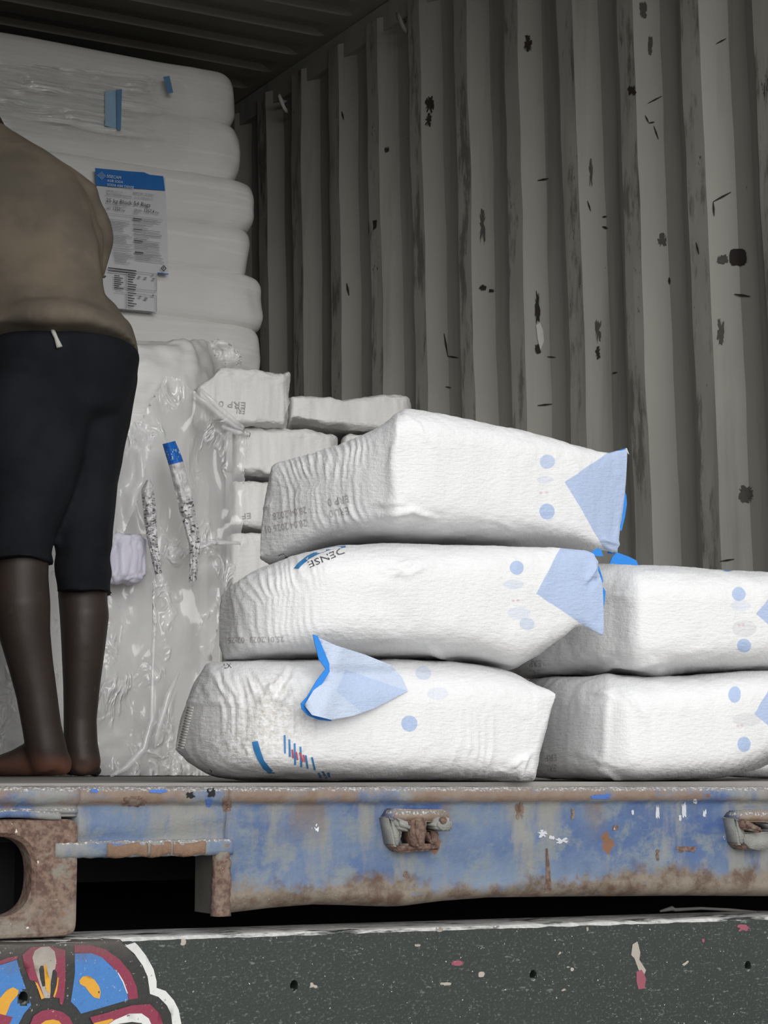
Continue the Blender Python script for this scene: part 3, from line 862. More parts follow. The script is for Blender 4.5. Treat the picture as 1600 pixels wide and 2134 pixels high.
def sack(loc_px, Y, label, group):
    c = on(1, Y, *loc_px)
    e = empty('soda_ash_sack', (float(c[0]), float(c[1]), float(c[2])))
    tag(e, label, 'sack', group)
    return e
GRP = 'white sacks stacked on the container sill'

# --- lowest sack of the left stack, its blue-banded mouth folded over the front
s3 = sack((760, 1625), 2.1, 'lowest white sack of the left stack, with a folded pale blue corner flap', GRP)
m3 = mat_sack('white_weave_lowest', dots=[(882, 1402, 17, 15, .45, PALE), (853, 1508, 17, 17, .95, PALE), (912, 1445, 22, 14, .25, PALE)], stains=[(560, 1500, 160, 130, .6, rgb(178, 170, 156)), (470, 1560, 110, 70, .5, rgb(170, 162, 150))])
b3 = soft_bag('sack_body', [(366, 1556), (372, 1520), (390, 1462), (410, 1415), (437, 1381), (520, 1377), (700, 1374), (880, 1376), (980, 1382), (1050, 1396), (1120, 1426), (1150, 1441), (1157, 1446)],
    [(366, 1562), (400, 1592), (450, 1617), (500, 1624), (600, 1627), (800, 1628), (1000, 1629), (1085, 1631), (1110, 1624), (1125, 1565), (1145, 1490), (1157, 1452)],
    [(366, 2.17), (410, 2.10), (480, 2.03), (580, 1.987), (700, 1.975), (900, 1.978), (1050, 1.985), (1110, 1.99), (1157, 2.005)],
    [(366, 2.20), (420, 2.30), (600, 2.37), (900, 2.36), (1000, 2.28), (1060, 2.18), (1125, 2.06), (1157, 2.012)], m3, s3, ex=0.62, seed=1, n=320, ring=130,
    pleats=[(400, 700, 1385, 1590, 34, 0.0014, -0.35), (430, 640, 1390, 1560, 13, 0.0006, -0.2), (900, 1160, 1480, 1640, 30, 0.0008, 0.5)],
    creases=[((700, 1500), (800, 1560), 5, .0012), ((1060, 1600), (1110, 1570), 7, .003), ((1080, 1625), (1100, 1580), 6, .003), ((1040, 1500), (1110, 1545), 6, .0018), ((385, 1464), (520, 1462), 4, .0012), ((620, 1400), (575, 1480), 9, .0035), ((600, 1395), (540, 1470), 8, .003), ((640, 1440), (660, 1530), 8, .002)])
bv3 = bvh_of(b3)
def flap3():
    # the mouth stands off the front, pale blue outside with a bright blue hem on its edge
    poly = [(657, 1326), (700, 1345), (760, 1364), (815, 1386), (838, 1412), (850, 1440), (815, 1458), (780, 1476), (735, 1492), (690, 1500), (650, 1490), (634, 1470), (652, 1440), (676, 1418), (684, 1396), (674, 1360)]
    P, Fc = poly_sheet(poly, 10)
    Q = drape(P, bv3, 0.0)
    V, Bk = [], []
    for (x, y), q in zip(P, Q):
        base = q.y if (q is not None and y > 1392) else 1.990
        base = min(base, 1.995)
        lift = 0.003 + 0.032 * (1 - sstep(640, 845, x)) ** 0.8 + 0.012 * math.exp(-((x - 690 + 0.3 * (y - 1420)) / 16) ** 2) * 0.5
        lift += 0.002 * float(fbm([[x / 40, y / 40, 2]], 2)[0])
        V.append(on(1, base - lift, x, y)); Bk.append(on(1, base - lift + 0.002, x, y))
    n = len(V)
    o = obj('mouth_flap', list(V) + list(Bk), list(Fc) + [tuple(i + n for i in f[::-1]) for f in Fc], m_flap, s3, uv=[(p[0] / 1000, p[1] / 1000) for p in P] * 2, attr={'front': [1.0] * (2 * n)})
    tag(o, 'pale blue folded mouth of the sack')
    Yh = 1.952
    h = ribbon('hem_tape', [((652, 1322, Yh), (662, 1325, Yh)), ((657, 1345, Yh), (672, 1348, Yh)), ((665, 1375, Yh), (686, 1382, Yh)), ((680, 1396, Yh), (687, 1400, Yh))], M['hem'], s3)
    tag(h, 'bright blue hem tape')
    ribbon('hem_tape', [((679, 1393, Yh - .002), (687, 1400, Yh - .002)), ((660, 1418, Yh - .004), (672, 1424, Yh - .004)), ((640, 1452, Yh - .006), (647, 1454, Yh - .006)), ((627, 1466, Yh - .006), (640, 1470, Yh - .006)), ((629, 1478, Yh - .005), (638, 1474, Yh - .005)), ((642, 1491, Yh - .002), (648, 1484, Yh - .002)), ((664, 1500, Yh), (668, 1493, Yh)), ((690, 1503, 1.958), (692, 1499, 1.958))], M['hem'], s3)
m_flap = mat_sack('pale_blue_flap', polys=[([(600, 1300), (900, 1300), (900, 1600), (600, 1600)], .62, rgb(166, 188, 222)), ([(720, 1395), (850, 1440), (760, 1490), (700, 1440)], .5, rgb(160, 182, 218))])
flap3()
decal('printed_arc', [[(525, 1546), (537, 1544), (542, 1562), (550, 1585), (562, 1600), (580, 1619), (566, 1619), (548, 1602), (536, 1582), (528, 1562)]], bv3, M['print_blue'], b3, 0.0012, 8)
bars = [(593, 1532, 594, 1570), (603, 1541, 604, 1577), (614, 1549, 615, 1594), (626, 1556, 628, 1599), (637, 1574, 641, 1602), (650, 1578, 656, 1605)]
def bar(x0, y0, x1, y1, w): return [(x0 - w, y0), (x0 + w, y0), (x1 + w, y1), (x1 - w, y1)]
decal('printed_bars', [bar(*b, 1.9) for b in bars], bv3, M['print_blue'], b3, 0.0012, 8)
decal('printed_bars', [bar(609, 1562, 611, 1580, 1.9), bar(617, 1567, 620, 1584, 1.9), bar(625, 1568, 631, 1588, 1.9), bar(632, 1573, 636, 1588, 1.7)], bv3, M['print_red'], b3, 0.0016, 8)
decal('printed_bars', [bar(664, 1611, 668, 1621, 2.5), bar(672, 1608, 680, 1622, 2.5), bar(684, 1610, 686, 1620, 2.5)], bv3, M['print_blue'], b3, 0.0012, 8)
text_decal('printed_text', [dict(s='2.', x=430, y=1614, height=13, angle=0.55), dict(s='LX', x=466, y=1393, height=10, angle=-0.1)], bv3, M['print_dark'], b3, 0.0012)
# stitches along the left end
for i in range(16):
    y = 1474 + i * 5.6; x = 389 - i * 1.35
    pts = drape([(x + 2, y), (x + 14, y + 1)], bv3, 0.0004)
    if all(p is not None for p in pts):
        V, Fc = tube(pts, 0.0009, 5); obj('stitch', V, Fc, M['chippale'], s3)

# --- middle sack
s2 = sack((800, 1375), 2.1, 'middle white sack of the left stack, pale blue mouth corner at its right', GRP)
m2 = mat_sack('white_weave_middle', dots=[(1077, 1183, 15, 15, .95, PALE), (1070, 1218, 22, 10, .3, PALE), (1098, 1300, 16, 13, .5, PALE), (1082, 1278, 24, 14, .25, PALE), (1070, 1252, 3.5, 2.5, .5, rgb(196, 150, 150)), (1080, 1251, 3.5, 2.5, .5, rgb(196, 150, 150))],
    polys=[([(1115, 1240), (1168, 1140), (1300, 1120), (1300, 1360), (1255, 1330), (1190, 1292)], .92, PALE)])
b2 = soft_bag('sack_body', [(457, 1262), (462, 1240), (490, 1214), (560, 1178), (640, 1150), (700, 1139), (800, 1134), (1000, 1136), (1150, 1141), (1215, 1146), (1238, 1155), (1247, 1190), (1256, 1216), (1258, 1262)],
    [(457, 1345), (470, 1376), (600, 1378), (700, 1373), (880, 1376), (1000, 1382), (1060, 1389), (1110, 1366), (1170, 1328), (1205, 1306), (1235, 1318), (1254, 1325), (1258, 1318)],
    [(457, 2.15), (500, 2.075), (580, 2.02), (700, 1.985), (850, 1.978), (1000, 1.98), (1060, 1.983), (1130, 1.992), (1200, 2.0), (1258, 2.006)],
    [(457, 2.18), (500, 2.27), (640, 2.37), (950, 2.36), (1040, 2.25), (1110, 2.12), (1180, 2.05), (1235, 2.02), (1258, 2.012)], m2, s2, ex=0.6, seed=2, n=320, ring=120, zmin=0.1, rest=(bv3,),
    pleats=[(460, 700, 1150, 1370, 15, 0.0009, -0.25)],
    creases=[((800, 1205), (900, 1180), 6, .002), ((790, 1190), (850, 1200), 6, .0022), ((760, 1215), (880, 1225), 7, .002), ((700, 1290), (900, 1275), 5, .0012), ((890, 1350), (960, 1382), 7, .002), ((1240, 1165), (1225, 1215), 5, .003), ((1250, 1205), (1215, 1225), 5, -.003), ((820, 1180), (870, 1170), 5, .0018)])
bv2 = bvh_of(b2)
decal('printed_arc', [[(612, 1184), (622, 1172), (640, 1158), (662, 1147), (690, 1140), (720, 1137), (720, 1141), (690, 1145), (664, 1154), (645, 1164), (628, 1178), (622, 1185)]], bv2, M['print_blue'], b2, 0.0012, 8)
text_decal('printed_text', [dict(s='DENSE', x=716, y=1139, height=14, angle=math.pi - 0.40, width=82)], bv2, M['print_dark'], b2, 0.0012)
text_decal('printed_date', [dict(s='25.01.2023  02:25', x=592, y=1326, height=13, angle=math.pi - 0.02, width=118)], bv2, M['print_grey'], b2, 0.001)
h = ribbon('hem_tape', [((1245, 1183, 2.016), (1248, 1180, 2.016)), ((1252, 1200, 2.016), (1255, 1202, 2.016)), ((1251, 1214, 2.016), (1257, 1212, 2.016)), ((1250, 1220, 2.016), (1253, 1219, 2.016)), ((1257, 1232, 2.016), (1262, 1232, 2.016)), ((1256, 1258, 2.016), (1259, 1262, 2.016))], M['hem'], s2)
tag(h, 'bright blue hem tape')
ribbon('hem_tape', [((1232, 1150, 2.02), (1246, 1142, 2.02)), ((1238, 1158, 2.02), (1253, 1146, 2.02)), ((1248, 1159, 2.02), (1257, 1159, 2.02))], M['hem'], s2)

# --- top sack
s1 = sack((900, 1138), 2.15, 'topmost white sack of the pile with a peaked front corner', GRP)
m1 = mat_sack('white_weave_topmost', dots=[(1141, 962, 16, 15, .75, PALE), (1140, 1066, 16, 17, .95, PALE), (1137, 1000, 18, 8, .25, PALE), (1127, 1027, 4, 3, .4, rgb(200, 160, 160)), (1140, 1026, 4, 3, .4, rgb(200, 160, 160))],
    polys=[([(1177, 1004), (1268, 942), (1350, 900), (1350, 1190), (1285, 1190), (1257, 1143)], .92, PALE)])
b1 = soft_bag('sack_body', [(542, 1150), (544, 1105), (549, 1058), (560, 1000), (568, 972), (600, 959), (680, 936), (760, 905), (800, 884), (830, 860), (848, 853), (900, 859), (1000, 879), (1100, 901), (1200, 926), (1270, 944), (1300, 937), (1307, 936)],
    [(542, 1164), (575, 1171), (620, 1160), (660, 1147), (700, 1140), (800, 1136), (1000, 1139), (1200, 1142), (1250, 1144), (1284, 1152), (1292, 1100), (1303, 1010), (1307, 945)],
    [(542, 2.225), (575, 2.19), (700, 2.085), (790, 2.02), (835, 1.995), (880, 1.995), (1000, 2.01), (1200, 2.045), (1307, 2.09)],
    [(542, 2.25), (600, 2.36), (750, 2.42), (950, 2.42), (1100, 2.36), (1200, 2.22), (1270, 2.11), (1307, 2.094)], m1, s1, ex=0.5, seed=3, n=340, ring=130, zmin=0.2, rest=(bv2,),
    pleats=[(560, 800, 900, 1110, 15, 0.0010, -0.22), (560, 780, 880, 1030, 9, 0.0004, -0.3)],
    creases=[((546, 1060), (700, 1010), 4, .0024), ((690, 1012), (830, 968), 4, .0024), ((842, 860), (925, 950), 5, .0014), ((835, 978), (955, 985), 6, .0022), ((790, 1075), (870, 1060), 6, .0028), ((850, 1060), (905, 1080), 6, .0028), ((770, 1050), (840, 1048), 5, .002), ((930, 985), (1000, 1000), 8, .0012), ((1000, 1075), (1100, 1110), 6, .001), ((1255, 1120), (1295, 1135), 4, .002), ((828, 870), (815, 1010), 7, .0016)])
bv1 = bvh_of(b1)
text_decal('printed_date', [dict(s='28.04.2028', x=638, y=1055, height=15, angle=math.pi - 0.20, width=72), dict(s='28.04.2026 01', x=638, y=1082, height=15, angle=math.pi - 0.17, width=88),
    dict(s='ERP 0', x=726, y=1031, height=16, angle=math.pi - 0.20, width=46), dict(s='ERL 0', x=726, y=1056, height=16, angle=math.pi - 0.18, width=42)], bv1, M['print_grey'], b1, 0.0016)
decal('printed_box', [bar(581, 1158, 590, 1154, 1), bar(590, 1154, 604, 1166, 1), bar(581, 1158, 592, 1168, 1), bar(594, 1158, 598, 1166, 1.6)], bv1, M['print_dark'], b1, 0.0014, 60)
h = ribbon('hem_tape', [((1272, 943, 2.10), (1276, 947, 2.10)), ((1290, 938, 2.10), (1292, 942, 2.10)), ((1304, 934, 2.10), (1306, 940, 2.10))], M['hem'], s1)
tag(h, 'bright blue hem tape')
ribbon('hem_tape', [((1296, 1022, 2.10), (1301, 1022, 2.10)), ((1298, 1034, 2.10), (1305, 1033, 2.10)), ((1299, 1050, 2.10), (1306, 1050, 2.10)), ((1296, 1075, 2.10), (1302, 1077, 2.10)), ((1292, 1105, 2.10), (1295, 1106, 2.10))], M['hem'], s1)
ribbon('hem_tape', [((1268, 1146, 2.10), (1282, 1150, 2.10)), ((1266, 1153, 2.10), (1276, 1155, 2.10))], M['hem'], s1)
ribbon('thread', [((1303, 934, 2.09), (1306, 934, 2.09)), ((1308, 944, 2.09), (1311, 947, 2.09))], M['chippale'], s1)

# --- right stack
s4 = sack((1400, 1625), 2.1, 'lower white sack of the right stack, resting on the sill', GRP)
m4 = mat_sack('white_weave_right_lower', dots=[(1530, 1448, 13, 17, .95, PALE), (1549, 1551, 14, 16, .95, PALE), (1537, 1513, 3.5, 3, .5, rgb(200, 160, 160)), (1545, 1512, 3.5, 3, .5, rgb(200, 160, 160)), (1555, 1500, 30, 14, .2, rgb(150, 150, 160))],
    polys=[([(1570, 1488), (1606, 1430), (1800, 1400), (1800, 1560), (1620, 1530)], .92, PALE)])
b4 = soft_bag('sack_body', [(1085, 1440), (1100, 1420), (1150, 1412), (1230, 1409), (1265, 1405), (1300, 1408), (1350, 1411), (1450, 1407), (1600, 1397), (1690, 1400), (1740, 1420)],
    [(1085, 1600), (1110, 1619), (1190, 1624), (1260, 1630), (1330, 1630), (1430, 1626), (1500, 1620), (1560, 1606), (1600, 1589), (1690, 1560), (1740, 1545)],
    [(1085, 2.27), (1130, 2.17), (1200, 2.07), (1270, 2.005), (1330, 1.985), (1450, 1.985), (1600, 2.0), (1740, 2.08)],
    [(1085, 2.30), (1150, 2.38), (1300, 2.40), (1560, 2.36), (1690, 2.2), (1740, 2.09)], m4, s4, ex=0.55, seed=4, n=260, ring=110,
    pleats=[(1400, 1610, 1570, 1625, 14, 0.0007, 0.8)],
    creases=[((1280, 1425), (1385, 1530), 5, .0015), ((1140, 1540), (1260, 1535), 4, .0012), ((1230, 1440), (1290, 1455), 6, .0018), ((1180, 1560), (1300, 1600), 5, .0012), ((1250, 1600), (1300, 1630), 6, .002), ((1270, 1410), (1255, 1600), 9, .0015)])
bv4 = bvh_of(b4)
text_decal('printed_date', [dict(s='ERP', x=1160, y=1572, height=14, angle=math.pi - 0.05, width=26), dict(s='ERL', x=1160, y=1594, height=14, angle=math.pi - 0.05, width=24)], bv4, M['print_grey'], b4, 0.001)

s5 = sack((1400, 1400), 2.1, 'upper white sack of the right stack, running out of the picture at the right', GRP)
m5 = mat_sack('white_weave_right_upper', dots=[(1539, 1238, 15, 15, .9, PALE), (1549, 1345, 15, 14, .95, PALE), (1543, 1262, 22, 12, .22, PALE), (1550, 1310, 26, 18, .2, rgb(150, 150, 165)), (1540, 1303, 3.5, 3, .5, rgb(200, 160, 160)), (1548, 1302, 3.5, 3, .5, rgb(200, 160, 160))],
    polys=[([(1574, 1280), (1606, 1240), (1800, 1200), (1800, 1360), (1640, 1335)], .92, PALE), ([(1498, 1190), (1512, 1187), (1530, 1187), (1515, 1193)], .9, rgb(60, 130, 200))])
b5 = soft_bag('sack_body', [(1040, 1250), (1060, 1215), (1110, 1190), (1180, 1179), (1250, 1176), (1300, 1177), (1400, 1181), (1500, 1187), (1600, 1193), (1690, 1205), (1740, 1225)],
    [(1040, 1370), (1062, 1396), (1120, 1412), (1200, 1409), (1280, 1411), (1350, 1416), (1400, 1408), (1460, 1405), (1600, 1398), (1690, 1380), (1740, 1360)],
    [(1040, 2.30), (1090, 2.22), (1180, 2.13), (1270, 2.05), (1340, 2.0), (1450, 1.99), (1600, 2.0), (1740, 2.08)],
    [(1040, 2.33), (1120, 2.40), (1300, 2.42), (1560, 2.38), (1690, 2.2), (1740, 2.09)], m5, s5, ex=0.58, seed=5, n=260, ring=110, zmin=0.09, rest=(bv4,),
    creases=[((1280, 1325), (1375, 1310), 5, .0018), ((1230, 1400), (1320, 1375), 7, .0025), ((1300, 1385), (1380, 1378), 7, .0025), ((1330, 1410), (1420, 1395), 7, .0025), ((1270, 1240), (1330, 1255), 6, .0012), ((1255, 1250), (1320, 1235), 5, .0012), ((1400, 1360), (1480, 1352), 6, .001)])
bv5 = bvh_of(b5)
text_decal('printed_date', [dict(s='ERP', x=1128, y=1376, height=14, angle=math.pi - 0.05, width=26), dict(s='ERL', x=1126, y=1396, height=12, angle=math.pi - 0.05, width=24)], bv5, M['print_grey'], b5, 0.001)
h = ribbon('hem_tape', [((1270, 1176, 2.28), (1272, 1178, 2.28)), ((1276, 1160, 2.28), (1284, 1180, 2.28)), ((1285, 1151, 2.28), (1300, 1180, 2.28)), ((1310, 1160, 2.28), (1320, 1180, 2.28)), ((1326, 1168, 2.28), (1330, 1179, 2.28))], M['hem'], s5)
tag(h, 'bright blue hem tape')

s6 = sack((1640, 1622), 2.5, 'white sack lying behind the right stack, only its lower corner showing', GRP)
m6 = mat_sack('white_weave_behind')
soft_bag('sack_body', [(1470, 1540), (1500, 1480), (1560, 1460), (1700, 1455), (1800, 1470), (1830, 1500)], [(1470, 1600), (1500, 1616), (1560, 1621), (1700, 1621), (1800, 1616), (1830, 1600)],
    [(1470, 2.50), (1540, 2.44), (1700, 2.44), (1830, 2.50)], [(1470, 2.55), (1540, 2.75), (1700, 2.75), (1830, 2.52)], m6, s6, n=90, ring=50, seed=6)
# ------------------------------------------------------------------ cargo deeper in the container
def mat_wrap(name, base, streak=0.5, rough=0.28):
    """milky stretch film tight over white sacks: glossy with fine, nearly level streaks"""
    k = NT(name); v = k.tc('Object')
    n0 = k.noise(v, 5, 4)
    st = k.noise(k.map(v, (2.2, 2.2, 46), rot=(0, 0.06, 0)), 1.0, 5, 0.6)
    st2 = k.noise(k.map(v, (5, 5, 120), rot=(0, -0.05, 0)), 1.0, 3, 0.6)
    col = k.mix(base, tuple(c * 0.88 for c in base), n0)
    col = k.mix(col, tuple(min(1, c * 1.1) for c in base), k.mul(k.sm(st, 0.55, 0.7), streak))
    h = k.add(k.mul(st, 1.0), k.mul(st2, 0.4))
    k.p(Base_Color=col, Roughness=rough, Normal=k.bump(h, 0.35 * streak + 0.1, 0.012))
    k.bsdf.inputs['Specular IOR Level'].default_value = 0.55
    return k.m
M['wrap'] = mat_wrap('stretch_wrapped_white_sacks', rgb(234, 233, 230), 0.5)
M['wrap_dull'] = mat_wrap('milky_film_over_sacks', rgb(222, 222, 220), 0.15, 0.4)

def film_material(name, alpha, rough=0.12, tint=(0.9, 0.9, 0.9), bumpy=1.0, streaks=False):
    """thin clear plastic film: see-through with glossy creases"""
    k = NT(name); v = k.tc('Object')
    tr = k.n.new('ShaderNodeBsdfTransparent'); tr.inputs['Color'].default_value = (0.97, 0.97, 0.97, 1)
    mixs = k.n.new('ShaderNodeMixShader')
    cr0 = k.noise(k.map(v, (9, 9, 5)), 1.0, 3, 0.5, 0.8)
    cr1 = k.noise(k.map(v, (22, 22, 12)), 1.0, 2, 0.5, 1.2)
    ridge = k.m_('SUBTRACT', 1.0, k.m_('MULTIPLY', k.m_('ABSOLUTE', k.m_('SUBTRACT', cr1, 0.5)), 7.0), clamp=True)
    cr = k.add(k.mul(ridge, k.sm(cr0, 0.48, 0.62)), k.mul(cr0, 0.6))
    if streaks:
        cr0 = k.noise(k.map(v, (1.6, 1.6, 34), rot=(0, 0.03, 0)), 1.0, 4, 0.6, 0.3)
        cr = k.add(k.mul(k.sm(cr0, 0.5, 0.66), 0.7), k.mul(k.noise(k.map(v, (3, 3, 90)), 1.0, 3), 0.5))
    fac = k.m_('ADD', alpha, k.mul(k.m_('SUBTRACT', cr, 0.4), alpha * 0.9), clamp=True)
    if streaks: fac = k.mul(fac, k.attr('fade'))
    k.set(mixs.inputs[0], fac)
    k.l.new(tr.outputs[0], mixs.inputs[1]); k.l.new(k.bsdf.outputs[0], mixs.inputs[2])
    k.l.new(mixs.outputs[0], k.out.inputs['Surface'])
    k.p(Base_Color=tint, Roughness=rough, Normal=k.bump(cr, 0.6 * bumpy, 0.015))
    k.bsdf.inputs['Specular IOR Level'].default_value = 0.9
    return k.m
M['film'] = film_material('clear_film', 0.42)
M['film_wrap'] = film_material('stretch_film_layers', 0.65, 0.14, (0.86, 0.86, 0.85), 1.0, True)
M['film_thin'] = film_material('thin_clear_film', 0.26, 0.08)

def slab(name, X0, X1, Y0, Y1, z0, z1, mat, parent, r=0.35, seed=0, n=120, m=30, lump=0.008, tilt=0.0):
    """one layer of sacks: rounded block with a soft, slightly uneven outline"""
    a = np.linspace(0, 2 * np.pi, n, endpoint=False); b = np.linspace(-np.pi / 2, np.pi / 2, m)
    A, B = np.meshgrid(a, b, indexing='ij')
    e, e2 = r, 0.5
    cb = np.abs(np.cos(B)) ** e2 * (np.cos(B) >= -1)
    pr = 0.86 + 0.14 * cb
    pr = np.where(np.abs(B) > np.pi / 2 - 1e-6, 0.02, pr)
    ca, sa = np.sign(np.cos(A)) * np.abs(np.cos(A)) ** e, np.sign(np.sin(A)) * np.abs(np.sin(A)) ** e
    hx, hy, hz = (X1 - X0) / 2, (Y1 - Y0) / 2, (z1 - z0) / 2
    # inset from a rounded edge measured in metres, the same on every side
    inset = hz * 0.55 * (1 - cb)
    inset = np.where(np.abs(B) > np.pi / 2 - 1e-6, np.minimum(hx, hy) * 0.98, inset)
    X = (X0 + X1) / 2 + ca * np.maximum(hx - inset, 0.004); Y = (Y0 + Y1) / 2 + sa * np.maximum(hy - inset, 0.004)
    Zc = (z0 + z1) / 2 + hz * np.sign(np.sin(B)) * np.abs(np.sin(B)) ** 0.7
    P = np.stack([X, Y, Zc], -1)
    q = P * np.array([4.5, 4.5, 6]) + seed * 3.3
    d = lump * fbm(q, 3)
    P[..., 0] += ca * d; P[..., 1] += sa * d
    P[..., 2] += 0.004 * fbm(q + 50, 2) + tilt * (X - X1)
    Fc = grid_faces(n, m); 
    for j in range(m - 1): Fc.append(((n - 1) * m + j, (n - 1) * m + j + 1, j + 1, j))
    o = obj(name, P.reshape(-1, 3), Fc, mat, parent, True)
    bm = bmesh.new(); bm.from_mesh(o.data); bmesh.ops.recalc_face_normals(bm, faces=bm.faces); bm.to_mesh(o.data); bm.free()
    return o

# --- tall wrapped block against the far end
YB = 5.72
tall = empty('wrapped_pallet', (2.15, 6.2, 0.0))
tag(tall, 'tall film-wrapped block of white sacks at the back, carrying the paper label', 'pallet', 'wrapped blocks of sacks')
lay = [(154, 262, 512), (258, 384, 521), (380, 482, 553), (478, 578, 544), (574, 686, 573), (682, 782, 566)]
for i, (ya, yb_, xr) in enumerate(lay):
    Pa = on(1, YB, xr, (ya + yb_) / 2); zt = on(1, YB, xr, ya)[2]; zb = on(1, YB, xr, yb_)[2]
    slab('sack_layer', 1.20, float(Pa[0]), YB, YB + 1.05, float(zb), float(zt) + 0.004, M['wrap'], tall, 0.16, i, 160, 30, 0.010)
zl = float(on(1, YB, 553, 782)[2])
nl = 8
for i in range(nl):
    slab('sack_layer', 1.20, 2.70, YB, YB + 1.05, zl * (nl - 1 - i) / nl, zl * (nl - i) / nl + 0.004, M['wrap'], tall, 0.16, 20 + i, 60, 10, 0.008)
# stretch film over the upper rows, gathered in long shallow folds
def wrap_film(name, poly, Y, amp, mat, parent, lam, slope, seed, step=9):
    P, Fc = poly_sheet(poly, step)
    P = np.array(P)
    px, py = P[:, 0], P[:, 1]
    ph = (py - slope * px) / lam + 1.6 * fbm(np.stack([px / 260, py / 70, px * 0 + seed], -1), 3)
    d = amp * (np.abs(np.sin(np.pi * ph)) ** 0.5 - 0.5) * np.clip(0.6 + 1.2 * fbm(np.stack([px / 90, py / 40, px * 0 + seed + 3], -1), 2), 0, 1.6)
    V = np.array([on(1, Y - dd, x, y) for (x, y), dd in zip(P, d)])
    fade = (1 - sstep(250, 390, px)) * (1 - sstep(-60, 0, py - (285 + 0.15 * px)))
    return obj(name, V, Fc, mat, parent, True, attr={'fade': fade})
wf = wrap_film('stretch_film', [(-160, 105), (0, 128), (200, 148), (330, 158), (380, 172), (400, 230), (390, 330), (350, 345), (200, 330), (-160, 290)], YB - 0.018, 0.030, M['film_wrap'], tall, 24, 0.13, 1, 7)
# label sheet and the half-torn one below it
lb = on(1, YB - 0.02, 0, 0)
def mat_paper(name, c): return mat_plain(name, c, 0.6, 0.05, 30, bump=0.15)
M['paper'] = mat_paper('white_label_paper', rgb(206, 206, 210))
M['label_blue'] = mat_plain('label_blue', rgb(24, 104, 180), 0.5, 0.1, 14)
M['ink'] = mat_plain('label_ink', rgb(52, 54, 64), 0.7, 0.1, 60)
M['ink_soft'] = mat_plain('label_fine_print', rgb(134, 136, 142), 0.7, 0.1, 60)
M['white_ink'] = mat_plain('white_print', rgb(214, 226, 238), 0.6, 0.05, 60)
label = empty('pallet_label', tuple(map(float, on(1, YB - 0.03, 270, 620))))
tag(label, 'white product label sheet with a blue header and fine print', 'label')
YL = YB - 0.036
def flat(name, polys, mat, dy=0.0, parent=label):
    V = []; Fc = []
    for poly in polys:
        b = len(V); V += [on(1, YL - dy, x, y) for x, y in poly]; Fc.append(tuple(range(b, b + len(poly))))
    return tag(obj(name, V, Fc, mat, parent, False), kind='stuff' if len(polys) > 1 else None)
def flat_text(name, lines, mat, dy, parent=label):
    V = []; Fc = []
    for kw in lines:
        P, fs = text_polys(**kw); b = len(V)
        V += [on(1, YL - dy, x, y) for x, y in P]; Fc += [tuple(b + i for i in f) for f in fs]
    return tag(obj(name, V, Fc, mat, parent, False), kind='stuff')
sheet = wrap_film('sheet', [(199, 352), (344, 370), (348, 470), (351, 572), (328, 569), (327, 650), (215, 640)], YL + 0.006, 0.004, M['paper'], label, 60, 0.13, 5, 10)
hdr = wrap_film('blue_header', [(198, 350), (270, 357), (300, 359), (312, 364), (340, 367), (344, 397), (230, 389), (200, 386)], YL, 0.002, M['label_blue'], label, 60, 0.13, 5, 10)
tag(hdr, 'blue header of the label with white lettering')
A = 0.115
L_ = lambda s, x, y, h, w=None, ang=A: dict(s=s, x=x, y=y, height=h, angle=ang, width=w)
flat_text('header_text', [L_('SISECAM', 222, 370, 6.5, 30), L_('AGIR SODA', 223, 378.5, 5.5, 33), L_('SODA ASH DENSE', 223, 387, 5.5, 56)], M['white_ink'], 0.010)
def diamond(cx, cy, r, n=3):
    out = []
    for i in range(-n, n + 1):
        for j in range(-n, n + 1):
            if abs(i) + abs(j) <= n and (i + j) % 2 == 0:
                q = r / n * 0.42; x, y = cx + i * r / n, cy + j * r / n * 0.9 + i * r / n * A
                out.append([(x - q, y), (x, y - q), (x + q, y), (x, y + q)])
    return out
flat('logo', diamond(212, 366, 8, 4), M['white_ink'], 0.010)
flat_text('label_text', [L_('25 kg Block 54 Bags', 220.5, 420.5, 8.5, 93), L_('1350', 234, 437.5, 7, 17), L_('1357,4', 299, 441.5, 7, 22), L_('CAS NO:', 221, 398.5, 3.2, 17), L_('EINECS NO:', 277, 403, 3.2, 22), L_('REACH REGISTRATION NO:', 221, 405.5, 3.2, 54), L_('NET', 221, 435.5, 4, 10), L_('Kgs', 253, 439, 4, 8), L_('GROSS', 279, 439, 4, 16), L_('Kgs', 323, 444, 4, 8)], M['ink'], 0.010)
rng = random.Random(5)
soft = [L_('497-19-8', 239, 400.5, 3.2, 16), L_('207-838-8', 301, 405.5, 3.2, 19), L_('01-2119485498-19', 280, 411.5, 3.2, 38), L_('Kirilmaz nakliye yapin', 221, 426, 2.8, 43), L_('BRUT', 279, 444, 3.5, 11)]
flat_text('fine_print', soft, M['ink_soft'], 0.010)
fine = []
def line(x0, y0, x1, t=0.55):
    s = A * (x1 - x0); fine.append([(x0, y0 - t), (x1, y0 + s - t), (x1, y0 + s + t), (x0, y0 + t)])
line(218, 443.5, 340, 0.35)
y = 454
while y < 546:
    if rng.random() < 0.88: line(277 + (y - 454) * 0.06, y, 277 + (y - 454) * 0.06 + rng.uniform(26, 60))
    if rng.random() < 0.8: line(222 + (y - 454) * 0.2, y + 2, 222 + (y - 454) * 0.12 + rng.uniform(30, 50), 0.45)
    y += 3.3
flat('fine_print', fine, M['ink_soft'], 0.010)
fine = []
for yy in (456, 478, 502, 526): line(277 + (yy - 454) * 0.05, yy - 1, 295 + (yy - 454) * 0.05, 0.9)
line(225, 558, 284, 1.1); line(225, 564, 284, 0.8)
for i in range(7): line(238, 574 + i * 4.2, 238 + rng.uniform(9, 20), 0.9); line(266, 572 + i * 5, 266 + rng.uniform(11, 20), 0.9)
